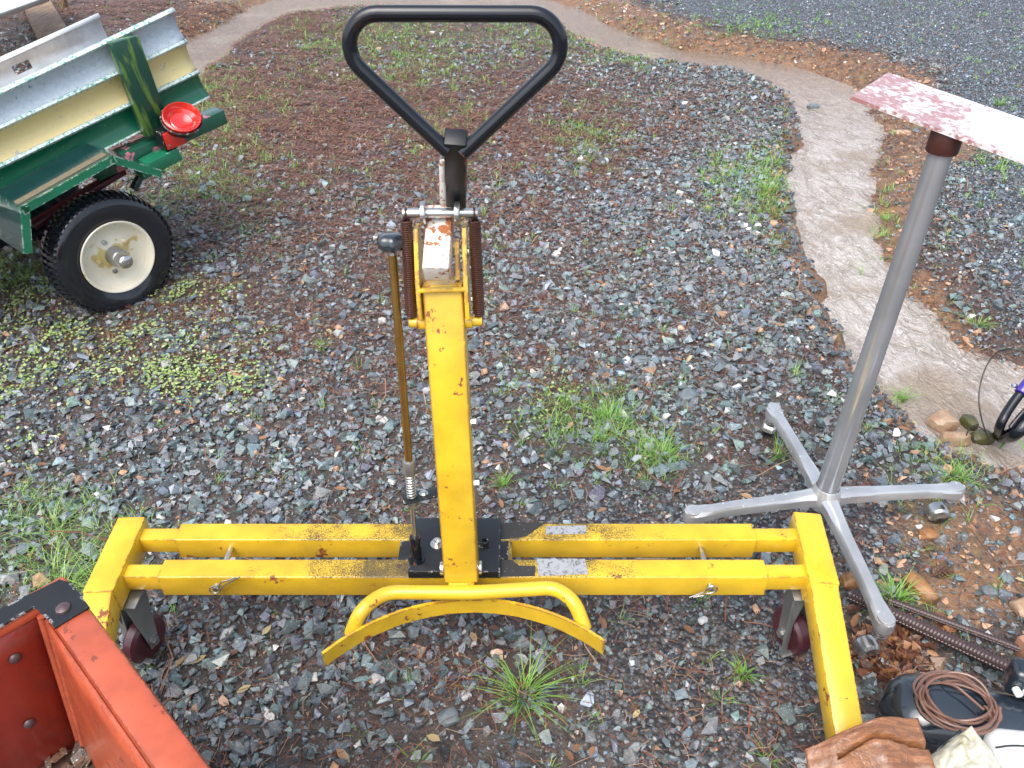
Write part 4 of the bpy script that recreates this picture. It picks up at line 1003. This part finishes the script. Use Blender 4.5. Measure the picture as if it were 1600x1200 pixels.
g = G(); p_, q_ = L2(45, 345, -.16), L2(190, 262, -.16); beam(g, T(p_[0], p_[1]-.02, -.16), T(q_[0], q_[1]-.01, -.16), .02, .05, up=tn); 
t_ = NT('dark_red_primer'); part('fender_brace', g, t_.out((.08, .012, .02), .4), trailer)
# tail light: round red lens over a square one
LO = PO+.13; c = L2(284, 186, LO); C3 = T(c[0], c[1], LO)
lz = (CAM-C3).normalized()*.35+ta*.55+V((0, 0, .5)); lz.normalize(); lx = (V((0, 0, -1))-lz*V((0, 0, -1)).dot(lz)).normalized(); ly = lz.cross(lx)
tl = thing('tail_light', 'x', 'x') if False else None
lz = (tn*.55+V((0, 0, .75))-ta*.10).normalized(); lx = (ta-lz*ta.dot(lz)).normalized(); ly = lz.cross(lx)
g = G(); Ml = frame(lx, ly, lz, C3) @ Matrix.Diagonal((1.22, 1.12, 1, 1))
R1 = .060
lathe(g, Ml, [(0, -.045), (R1*.7, -.045), (R1*.95, -.025), (R1+.003, .002), (R1, .005), (R1-.002, .003), (R1-.004, -.003)], 40); light = part('tail_light', g, M_blk_plate, trailer)
g = G(); lathe(g, Ml, [(R1-.003, .0), (R1-.003, .014), (R1-.006, .015), (R1-.009, .010), (R1*.74, -.004), (R1*.70, -.002), (R1*.55, -.012), (R1*.50, -.010), (R1*.2, -.018), (0, -.018)], 40); part('lens', g, M_lens, light)
g = G(); c2 = L2(272, 216, LO-.01); C4 = T(c2[0], c2[1], LO-.01); Mq = frame(ta, ts, tn, C4) @ Matrix.Rotation(math.radians(-4), 4, 'Z')
box(g, Mq @ Matrix.Translation((0, 0, -.03)), .088, .072, .055, .004); part('light_housing', g, M_blk_plate, light)
g = G(); box(g, Mq @ Matrix.Translation((0, 0, .002)), .078, .062, .012, .004)
part('square_lens', g, M_lens, light)
for s in (-1, 1):
    g = G(); q = Mq @ V((s*.030, .015*s, .008)); cyl(g, q, q+tn*.003, .004, 10); part('screw', g, M_zinc, light)
# far side panel with cut-out, floor and front wall
PF = PO-.62
def quadstrip(g, us, vs_, n, skip=()):
    idx = {}
    for i, u in enumerate(us):
        for j in range(len(vs_[0])): idx[i, j] = len(idx)
    pts = [T(u, vs_[i][j][0], n+vs_[i][j][1]) for i, u in enumerate(us) for j in range(len(vs_[0]))]
    m_ = len(vs_[0]); fs = [(i*m_+j, (i+1)*m_+j, (i+1)*m_+j+1, i*m_+j+1) for i in range(len(us)-1) for j in range(m_-1) if (i, j) not in skip]
    g.add(pts, fs)
ft, fb = line_uv((0, 88), (151, 20), PF); sl_ = (fb[1]-ft[1])/(fb[0]-ft[0]); h0, h1u = L2(15, 99, PF)[0], L2(44, 91, PF)[0]
us = [ft[0]-1.2, h0, h1u, fb[0]]; off = [(0, .010), (-.012, .016), (-.020, .004), (-.048, -.004), (-.085, -.006), (-.13, -.004), (-.16, .006), (-.175, .012), (-.36, .0)]
vv_ = [[(ft[1]+sl_*(u-ft[0])+o, n) for o, n in off] for u in us]
g = G(); quadstrip(g, us, vv_, PF, {(1, 3)}); fp_ = part('far_side_panel', g, M_farpanel, trailer)
fp_.modifiers.new('sheet', 'SOLIDIFY').thickness = .004
vb = rail_at(3, 0)-.0
g = G(); u1 = ur[3]-.1; prism(g, [T(umin, rail_at(3, umin)+.01, PO-.02), T(u1, rail_at(3, u1)+.01, PO-.02), T(u1, rail_at(3, u1)+.01, PF+.01), T(umin, rail_at(3, umin)+.01, PF+.01)], ts*-.02); part('floor', g, M_wood, trailer)
g = G(); beam(g, T(umin+.02, rail_at(3, umin)+.2, PO-.02), T(umin+.02, rail_at(3, umin)+.2, PF+.02), .02, .4, up=ts); part('front_wall', g, M_green, trailer)
for dn_ in (PO-.2, PF+.2):
    g = G(); beam(g, T(umin, rail_at(3, umin)-.04, dn_), T(umin-.9, -.12, (PO+PF)/2), .05, .06, up=ts); part('drawbar', g, M_green, trailer)
g = G(); beam(g, T(umin-.9, -.12, (PO+PF)/2), T(umin-.9, -.30, (PO+PF)/2), .04, .04, up=ta); part('drawbar_stand', g, M_green, trailer)
# far wheel
g = G(); Mf = TM @ Matrix.Translation((0, 0, PF-.02)); lathe(g, Mf, [(0, -.10), (.15, -.10), (.16, -.14), (.215, -.146), (.238, -.134), (.2505, -.118), (.2505, -.02), (.238, -.006), (.215, .0), (.16, .0), (.15, -.03), (0, -.03)], 48); part('far_wheel', g, M_tyre, trailer)

# ------------------------------------------------------------ behind the trailer
g = G(); a = ground_pt(42, 18); b = ground_pt(88, 62)
prism(g, [ground_pt(38, 17)+V((0, 0, .06)), ground_pt(80, 8)+V((0, 0, .06)), ground_pt(112, 60)+V((0, 0, .05)), ground_pt(62, 70)+V((0, 0, .05))], (0, 0, -.05))
single('wooden_board', g, M_wood, 'weathered brown plank on the ground behind the trailer', 'board')
g = G(); zz_ = .35; prism(g, [atz(-60, 45, zz_), atz(74, -3, zz_), atz(74, -60, zz_+.12), atz(-60, -60, zz_+.12)], (0, 0, -.02))
wp = thing('white_table', 'white sheet top with a grey lip at the extreme top left corner', 'table', (atz(0, 0, 0).x, atz(0, 0, 0).y, 0))
part('table_top', g, M_whitepanel, wp)
g = G(); beam(g, atz(-60, 47, zz_), atz(75, -2, zz_), .02, .03); part('edge_lip', g, M_greyfork, wp)
for (x, y) in ((-55, 30), (62, -50)):
    g = G(); p = atz(x, y, zz_); g_ = p.copy(); g_.z = 0; beam(g, p+V((0, .2, -.0)), g_+V((0, .2, 0)), .06, .06, up=V((0, 1, 0))); part('leg', g, M_wood, wp)

# ------------------------------------------------------------ orange bin, bottom left
BZ = .60
cor = [atz(px, py, BZ) for px, py in ((100, 913), (158, 972))]
C_out = atz(98, 918, BZ)          # outer corner
R_out = atz(335, 1205, BZ)        # along the right rim
L_out = atz(-30, 968, BZ)
dr = (R_out-atz(150, 962, BZ)).normalized(); dl = (atz(-60, 982, BZ)-atz(60, 917, BZ)).normalized()
corner = atz(112, 905, BZ)
RWd, LWd = .052, .040
Rn = V((-dr.y, dr.x, 0)); Rn = Rn if Rn.dot(dl) > 0 else -Rn; Ln = V((-dl.y, dl.x, 0)); Ln = Ln if Ln.dot(dr) > 0 else -Ln
def isect(p, d, q, e):
    t = ((q.x-p.x)*e.y-(q.y-p.y)*e.x)/(d.x*e.y-d.y*e.x); return p+d*t
Pr, Pl = atz(156, 970, BZ), atz(40, 927, BZ)
corner = isect(Pr, dr, Pl, dl)
LR, LL = .75, .85; RW2, LW2 = .050, .038
ic = isect(Pr+Rn*RW2, dr, Pl+Ln*LW2, dl)
bin_ = thing('orange_bin', 'orange-red sheet metal bin with black corner bracket and leaves inside, bottom left', 'bin', (corner.x, corner.y, 0))
D3 = V((0, 0, 1))
BOT = atz(127, 1170, BZ-.36); LO = BOT-(ic-D3*.36); LO.z = 0
def wall(name, p, d, n, L, wd, m_in, inner_tilt):
    g = G(); a = p; b = p+d*L
    # rolled rim
    beam(g, a+n*wd*.5-D3*.012, b+n*wd*.5-D3*.012, wd, .024, bev=.008)
    rim_ = part('rim', g, M_orange, bin_)
    g = G(); H = .36; ai, bi = ic if True else a, ic+d*L
    ai = ic.copy(); bi = ic+d*L; lo = LO
    z0 = -D3*.02; N_ = 10; vs = []
    for i in range(N_+1):
        t = i/N_
        for j in range(7):
            s = j/6; p_ = ai.lerp(bi, t)+z0-D3*H*s+lo*s; dent = .010*mnoise.noise(p_*9)
            vs.append(p_+n*dent*min(1, s*3)*min(1, t*4))
    g.add(vs, [(i*7+j, (i+1)*7+j, (i+1)*7+j+1, i*7+j+1) for i in range(N_) for j in range(6)])
    o = part(name, g, m_in, bin_); o.modifiers.new('sheet', 'SOLIDIFY').thickness = .003
    g = G(); beam(g, a+n*.010-D3*.32, b+n*.010-D3*.32, .006, .60, bev=.001); part('outer_wall', g, M_orange, bin_)
    return rim_
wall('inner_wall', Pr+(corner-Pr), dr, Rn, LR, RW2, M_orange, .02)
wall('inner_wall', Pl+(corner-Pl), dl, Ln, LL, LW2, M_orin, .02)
g = G(); q = ic-D3*.015; tube(g, [q+dr*.006+dl*.004, q-D3*.345+LO+dr*.006], .006, 10); tube(g, [q+dr*.022+dl*.0, q-D3*.345+LO+dr*.020], .0045, 10); part('corner_seam', g, M_orange, bin_)
K = D3*.003
def bp_(a, b): return corner+dr*a+dl*b
brk = [corner+dr*.012+dl*.010, corner+dl*.165, corner+dl*.165+Ln*(LW2+.004), ic+dl*.005, ic+dr*.045-Rn*.000, corner+dr*.095+Rn*RW2*1.0, corner+dr*.095, corner+dr*.03-Rn*.0]
g = G(); pb = [p+K for p in brk]; prism(g, [p-D3*0 for p in pb], -D3*.003); g2 = g
bk = part('corner_bracket', g, M_blk_plate, bin_)
for p in (corner+dr*.070+Rn*RW2*.55, corner+dl*.125+Ln*LW2*.55):
    g = G(); lathe(g, Matrix.Translation(p+K), [(.0105, 0), (.010, .003), (.007, .005), (0, .006)], 20); part('rivet', g, M_rebar, bk)
for (t, s) in ((.05, .05), (.06, .20)):
    p = ic+dl*t-D3*(.02+s)+LO*s/.36
    nn = Ln; g = G(); Mr = frame(dl, D3, nn, p+nn*.002); lathe(g, Mr, [(.009, 0), (.008, .003), (.005, .005), (0, .006)], 16); part('rivet', g, M_rebar, bin_)
# leaves and bark inside
b0 = ic-D3*.345+LO*.93; n_ = 15; g = G(); vs = []
for i in range(n_):
    for j in range(n_):
        p = b0+dr*(LR*i/(n_-1))+dl*(.6*j/(n_-1)); vs.append(p+D3*(.03*mnoise.noise(p*14)+.0))
g.add(vs, [(i*n_+j, (i+1)*n_+j, (i+1)*n_+j+1, i*n_+j+1) for i in range(n_-1) for j in range(n_-1)]); bed = single('debris_bed', g, M_bark, kind='stuff'); bed['label'] = 'rotting bark and leaves filling the orange bin'
n = 700; rr_ = rng.random((n, 2)); PP = np.array([(b0+dr*(.6*a)+dl*(.4*b))[:] for a, b in rr_]); base = HV
cols_ = np.array([[.15, .095, .065]])*rng.uniform(.25, 1.3, (n, 1))
fl = [(bv*[1.7, .8, .14], bf) for bv, bf in HV[:12]]; M_barkc = greenmat('bark_pieces', (.07, .045, .035), (.07, .045, .035), (.07, .045, .035)); M_barkc = stonemat(); M_barkc.name = 'bark_pieces'
scatter('bark_chips', 'curled bark pieces and dead leaves inside the orange bin', fl, PP+[0, 0, .018], rng.uniform(.006, .022, n), cols_, M_barkc, .5)

# ------------------------------------------------------------ bottom right clutter
def heightmap_sheet(pts_uv, nu, nv, fn):
    g = G(); vs = [fn(i/(nu-1), j/(nv-1)) for i in range(nu) for j in range(nv)]
    g.add(vs, [(i*nv+j, (i+1)*nv+j, (i+1)*nv+j+1, i*nv+j+1) for i in range(nu-1) for j in range(nv-1)]); return g
# black moulded body: long rounded form lying on the ground
za = .14; a = atz(1425, 1088, za); b = atz(1640, 1122, za)
d = (b-a).normalized(); s = V((-d.y, d.x, 0)); g = G(); N_ = 26; S_ = 24; vs = []; Lb = (b-a).length+.35
for i in range(N_):
    t = i/(N_-1); u = t*Lb; r = .075*(1-.28*min(1, u/.3)); e = min(1, (u+.0)/.09); e = math.sqrt(max(0, 1-(1-e)**2)); r *= max(e, .02)
    c = a-d*.05+d*u
    for k in range(S_):
        q = 2*PI*k/S_; cx_, cz_ = math.cos(q), math.sin(q); cx_ = math.copysign(abs(cx_)**.8, cx_); cz_ = math.copysign(abs(cz_)**.75, cz_)
        dent = 1-.10*math.exp(-((u-.05)/.02)**2)*max(0, cz_)*.6
        vs.append(c+s*cx_*r*1.05+V((0, 0, cz_*r*.95*dent-.05)))
g.add(vs, [(i*S_+k, (i+1)*S_+k, (i+1)*S_+(k+1) % S_, i*S_+(k+1) % S_) for i in range(N_-1) for k in range(S_)]+[tuple(range(S_))])
blackbody = single_s('black_housing', g, M_blackcan, 'long rounded wet black plastic housing under the coil of brown cable', 'housing')
# small black box with white caps
c = atz(1600, 1062, .17); kb = thing('black_connector', 'small black plastic block with two white caps at the right edge', 'plastic part', (c.x, c.y, .10))
g = G(); box(g, Matrix.Translation(c+V((.01, 0, 0))) @ Matrix.Rotation(-.35, 4, 'Z'), .075, .05, .07, .012, 3); part('body', g, M_blackcan, kb)
for px in (1581, 1597):
    g = G(); q = atz(px, 1066+(px-1581)*.2, .165)+V((0, -.018, .0)); cyl(g, q+V((0, .006, 0)), q+V((0, -.012, 0)), .0075, 16, bev=.003); part('cap', g, M_whiteplas, kb)
# coil of brown cable
zc_ = .155; cc = atz(1492, 1098, zc_); ea = (atz(1552, 1110, zc_)-atz(1432, 1090, zc_))/2; eb = (atz(1480, 1058, zc_)-atz(1495, 1142, zc_))/2
g = G(); path = []; TN = 7
for i in range(TN*28+1):
    t = i/28*2*PI; k = i/28; rr = 1-.10*(.5+.5*math.sin(k*2.3))-.03*math.sin(k*5.1); ph = .10*math.sin(k*1.9)
    off = V((.008*math.sin(k*3.1), .010*math.cos(k*2.3), .012*(.5+.5*math.sin(k*4.7))+.006*math.sin(t*2+k)))
    path.append(cc+ea*rr*math.cos(t+ph)+eb*rr*math.sin(t+ph)+off)
tube(g, path, .0028, 8)
q = cc+ea*.95-eb*.15; 
tube(g, helix(q-V((.016, 0, 0)), q+V((.018, 0, -.006)), .012, 3, 12), .0026, 8)
tube(g, bez([q+V((-.02, .0, .01)), cc+ea*.3+eb*.25+V((0, 0, .01)), cc+ea*.0+eb*.55+V((0, 0, .012)), cc-ea*.3+eb*.7]), .0027, 8)
single('cable_coil', g, M_cablebrown, 'coiled brown electric cable lying on the black housing', 'cable')
# brown vinyl sheet
def sheet_fn(corners, z, bulge, seedv, sc=9, fold=None):
    A, B, C_, D_ = [atz(x, y, z0) for (x, y, z0) in corners]
    def f(u, v):
        p = A.lerp(B, u).lerp(D_.lerp(C_, u), v); n1 = mnoise.noise(V((u*3+seedv, v*3, 0))); n2 = mnoise.noise(V((u*9, v*9+seedv, 3)))
        p.z += bulge*(n1*.9+n2*.3)*math.sin(PI*min(1, max(0, .15+u*.7)))+(fold(u, v) if fold else 0); return p
    return f
fold = lambda u, v: .035*math.exp(-((u-.55)/.22)**2)*math.exp(-((v-.45)/.5)**2)-.022*math.exp(-((v-.30-.25*abs(u-.5))/.035)**2)*(u > .25)
f = sheet_fn([(1258, 1170, .17), (1434, 1122, .22), (1470, 1230, .20), (1270, 1250, .14)], 0, .012, 1.3, fold=lambda u, v: .030*math.sin(PI*u)*(1-v)*.9+fold(u, v))
g = heightmap_sheet(None, 40, 34, f); bs = single('brown_vinyl_sheet', g, M_brownsheet, 'crumpled wet brown vinyl sheet covering the foot of the yellow leg', 'sheet'); bs.modifiers.new('sheet', 'SOLIDIFY').thickness = .002
g = G(); Ab = [atz(1270, 1190, .10), atz(1460, 1190, .10), atz(1470, 1300, .10), atz(1270, 1300, .10)]; prism(g, Ab, (0, 0, -.09)); single('brown_carton', g, M_wood, 'dark box hidden beneath the brown vinyl sheet', 'box')
# clear plastic bag
f = sheet_fn([(1440, 1192, .16), (1518, 1134, .23), (1580, 1215, .20), (1470, 1260, .16)], 0, .02, 5.2, fold=lambda u, v: .02*math.sin(PI*u)*math.sin(PI*v))
g = heightmap_sheet(None, 30, 30, f); bs = single('clear_plastic_bag', g, M_bag, 'crumpled cloudy clear plastic bag beside the white container', 'plastic bag'); bs.modifiers.new('sheet', 'SOLIDIFY').thickness = .0015
f = sheet_fn([(1446, 1186, .145), (1500, 1140, .185), (1512, 1150, .18), (1462, 1200, .14)], 0, .01, 2.2)
g = heightmap_sheet(None, 12, 6, f); bs = single('black_plastic_strip', g, M_blackcan, 'glossy black plastic strip showing along the edge of the clear bag', 'plastic strip'); bs.modifiers.new('sheet', 'SOLIDIFY').thickness = .002
# white container
g = G(); c = atz(1620, 1190, .14); cw = thing('white_container', 'white plastic container with a thin black seam at the bottom right corner', 'container', (c.x, c.y, 0))
box(g, Matrix.Translation((c.x+.01, c.y, .075)) @ Matrix.Rotation(-.12, 4, 'Z'), .17, .13, .15, .028, 5); part('body', g, M_whiteplas, cw)
g = G(); q0 = atz(1556, 1168, .153); q1 = atz(1640, 1170, .153); tube(g, bez([q0, q0.lerp(q1, .3)+V((0, .004, .002)), q0.lerp(q1, .7)+V((0, .003, .001)), q1]), .0018, 8); part('seam', g, M_cableblk, cw)
# rebar
def rebar(p, q, r):
    g = G(); p, q = V(p), V(q); L = (q-p).length; d = (q-p)/L; tube(g, [p, q], r, 12)
    u = V((0, 0, 1)).cross(d).normalized(); w_ = d.cross(u)
    t = .004
    while t < L-.004:
        c = p+d*t
        ring = [c+(u*math.cos(2*PI*k/10)+w_*math.sin(2*PI*k/10))*r*1.08+d*.004*math.sin(2*PI*k/10*1) for k in range(10)]
        tube(g, ring, r*.13, 5, closed=True); t += .0075
    for s in (-1, 1): tube(g, [p+u*s*r, q+u*s*r], r*.15, 5)
    return g
p, q = ground_pt(1322, 940)+V((0, 0, .030)), ground_pt(1578, 1062)+V((0, 0, .034))
single('rebar', rebar(p, q, .0145), M_rebar, 'thick ribbed rusty rebar running from under the stand foot to the black block', 'rebar', 'rusty rebars by the stand')
p, q = ground_pt(1385, 946)+V((0, 0, .020)), ground_pt(1588, 1022)+V((0, 0, .020))
single('rebar', rebar(p, q, .0075), M_rebar, 'thinner rusty rebar lying behind the thick one, ending at the brick', 'rebar', 'rusty rebars by the stand')
g = G(); c = ground_pt(1622, 1035); box(g, Matrix.Translation(c+V((.02, .01, .02))) @ Matrix.Rotation(.3, 4, 'Z'), .11, .09, .055, .006, 2); single('brick', g, M_clay_brick, 'pinkish brown brick at the right edge beside the end of the rebar', 'brick')

# ------------------------------------------------------------ rocks and pine cones
def rock(px, py, sx, sy, sz, m, lab, rot=0, sd_=0, npts=26, name='rock', cat='rock', grp=None, sub=2):
    random.seed(int(px*7+py)); b = bmesh.new(); bmesh.ops.create_icosphere(b, subdivisions=3, radius=1)
    for v in b.verts:
        n = mnoise.noise(v.co*1.1+V((px, py, 0)))*.35+mnoise.noise(v.co*2.6+V((py, px, 0)))*.16; v.co = v.co*(1+n)
        for ax_ in (0, 1, 2): v.co[ax_] = max(-.86, min(.86, v.co[ax_]))
    c = ground_pt(px, py); M = Matrix.Translation((c.x, c.y, c.z+sz*.35)) @ Matrix.Rotation(rot, 4, 'Z') @ Matrix.Diagonal((sx, sy, sz, 1)); b.transform(M); g = G().bm(b)
    return single(name, g, m, lab, cat, grp)
rock(1437, 925, .026, .05, .028, M_rock_or, 'smooth wet orange-brown boulder right of the stand leg', .5)
rock(1326, 912, .024, .024, .022, M_rock_or, 'round yellow-tan stone between the lift end bar and the stand leg')
rock(1470, 665, .05, .042, .035, M_rock_tan, 'pale tan angular block on the near bank of the stream', .3)
rock(1490, 690, .05, .028, .03, M_rock_tan, 'flat pinkish slab beside the pale tan block at the stream edge', -.2)
rock(1512, 665, .022, .035, .026, M_rock_moss, 'upright mossy dark stone next to the tan block', .2)
rock(1532, 688, .038, .028, .026, M_rock_moss, 'rounded olive-brown stone beneath the black cable loop')
rock(1412, 210, .055, .03, .02, M_rock_tan, 'light tan flat stone under the tip of the metal plate', -.2)
rock(1270, 168, .045, .03, .02, M_rock_grey, 'grey stone standing in the upper bend of the stream')
rock(1450, 838, .026, .022, .016, M_rock_or, 'orange-yellow stone below the right stand caster')
rock(1452, 858, .016, .010, .009, M_rock_moss, 'small olive stone between the orange stone and the boulder')
rock(1208, 352, .022, .022, .018, M_rock_tan, 'rusty brown stone at the foot of the left stream bank')
rock(1545, 925, .022, .016, .010, M_rock_grey, 'blue-grey pebble lying in the shallow puddle')
rock(1572, 905, .018, .014, .010, M_rock_grey, 'dark pebble just behind the blue-grey one in the puddle')
rock(1598, 955, .03, .03, .022, M_rock_tan, 'brown stone cut off by the right edge above the rebar')
for (px, py, lx, lab) in ((700, 1122, .021, 'large grey flat stone left of the grass tuft in front of the lift'), (727, 1088, .012, 'white stone beside the big grass tuft'), (845, 1022, .013, 'pale speckled stone under the right arm of the cradle'), (1098, 970, .011, 'light grey stone on dark grit inside the right leg'),
                          (1073, 620, .030, 'long grey slab stone in the middle of the gravel'), (1000, 565, .026, 'large blue-grey stone in the densest gravel')):
    rock(px, py, lx*1.25, lx, lx*.55, rockmat('white_wet_stone', (.62, .62, .62), (.40, .41, .42), 40) if 'white' in lab or 'pale' in lab or 'light' in lab else M_rock_grey, lab, .4, grp='larger stones in the gravel')
def cone(px, py, L, r, yaw, lab):
    c = ground_pt(px, py)+V((0, 0, r*.7)); d = V((math.cos(yaw), math.sin(yaw), .1)).normalized(); root = thing('pine_cone', lab, 'pine cone', c-V((0, 0, r*.7)))
    u = V((0, 0, 1)).cross(d).normalized(); w_ = d.cross(u); g = G(); tube(g, [c-d*L/2, c-d*L*.2, c+d*L*.2, c+d*L/2], [r*.5, r*.75, r*.6, r*.15], 10); part('core', g, M_cone, root); g = G()
    for k in range(90):
        t = k/90; a = k*2.39996; rr = r*math.sin(PI*(.12+.84*t))**.7; q = c+d*(t-.5)*L; e = u*math.cos(a)+w_*math.sin(a); s_ = d.cross(e); p = q+e*rr*.75; tip = q+e*rr*1.2+d*.003; ww = r*.30
        g.add([p-s_*ww, p+s_*ww, tip+s_*ww*.6, tip-s_*ww*.6, p-d*.003, tip-d*.003], [(0, 1, 2, 3), (4, 0, 3, 5), (1, 4, 5, 2)])
    part('scales', g, M_cone, root, smooth=False, kind='stuff')
cone(1470, 897, .052, .015, .1, 'dark pine cone lying behind the orange boulder'); cone(1247, 1024, .04, .014, 1.5, 'brown pine cone beside the brake of the right caster')

# ------------------------------------------------------------ black tubular frame at the right edge, and its cable
p0 = ground_pt(1556, 692)+V((0, 0, .03)); fr = thing('tubular_frame', 'wet black tubular frame end with purple clamp at the right edge', 'bicycle part', (p0.x, p0.y, 0))
g = G(); tube(g, bez([p0, atz(1560, 668, .06), atz(1578, 635, .10), atz(1606, 600, .15)]), [.013]*0 or .0135, 14); part('fork_blade', g, M_blk, fr)
g = G(); tube(g, bez([p0+V((.01, -.005, 0)), atz(1585, 680, .05), atz(1612, 648, .09), atz(1680, 600, .16)]), .022, 16); part('main_tube', g, M_blk, fr)
g = G(); tube(g, bez([atz(1578, 668, .07), atz(1588, 655, .09), atz(1605, 636, .12), atz(1650, 600, .16)]), .006, 10); part('stay', g, M_blk, fr)
g = G(); c = atz(1601, 606, .145); dd_ = (atz(1606, 600, .15)-atz(1578, 635, .10)).normalized(); cyl(g, c-dd_*.022, c+dd_*.03, .0175, 20, bev=.002); cl = part('clamp', g, M_purple, fr)
g = G(); q = atz(1587, 603, .145); cyl(g, q, q+V((-.012, -.004, .006)), .007, 12, bev=.001); part('clamp_screw', g, M_zinc, cl)
g = G(); cyl(g, p0+V((0, -.014, .0)), p0+V((0, .014, .0)), .016, 18, bev=.003); part('dropout', g, M_blk, fr)
g = G(); gp = ground_pt
path = bez([atz(1548, 690, .02), atz(1538, 672, .05), atz(1528, 630, .12), atz(1532, 595, .16), atz(1545, 562, .20), atz(1568, 542, .22), atz(1610, 552, .22), atz(1660, 560, .15)])
tube(g, path, .0021, 8); tube(g, bez([atz(1548, 690, .02), atz(1536, 668, .03), atz(1516, 664, .025), atz(1510, 680, .02)]), .0018, 8)
single('black_cable', g, M_cableblk, 'thin black cable looping over the stream water at the right edge', 'cable')
print('tris', sum(len(o.data.loop_triangles) or len(o.data.polygons) for o in bpy.data.objects if o.type == 'MESH'))
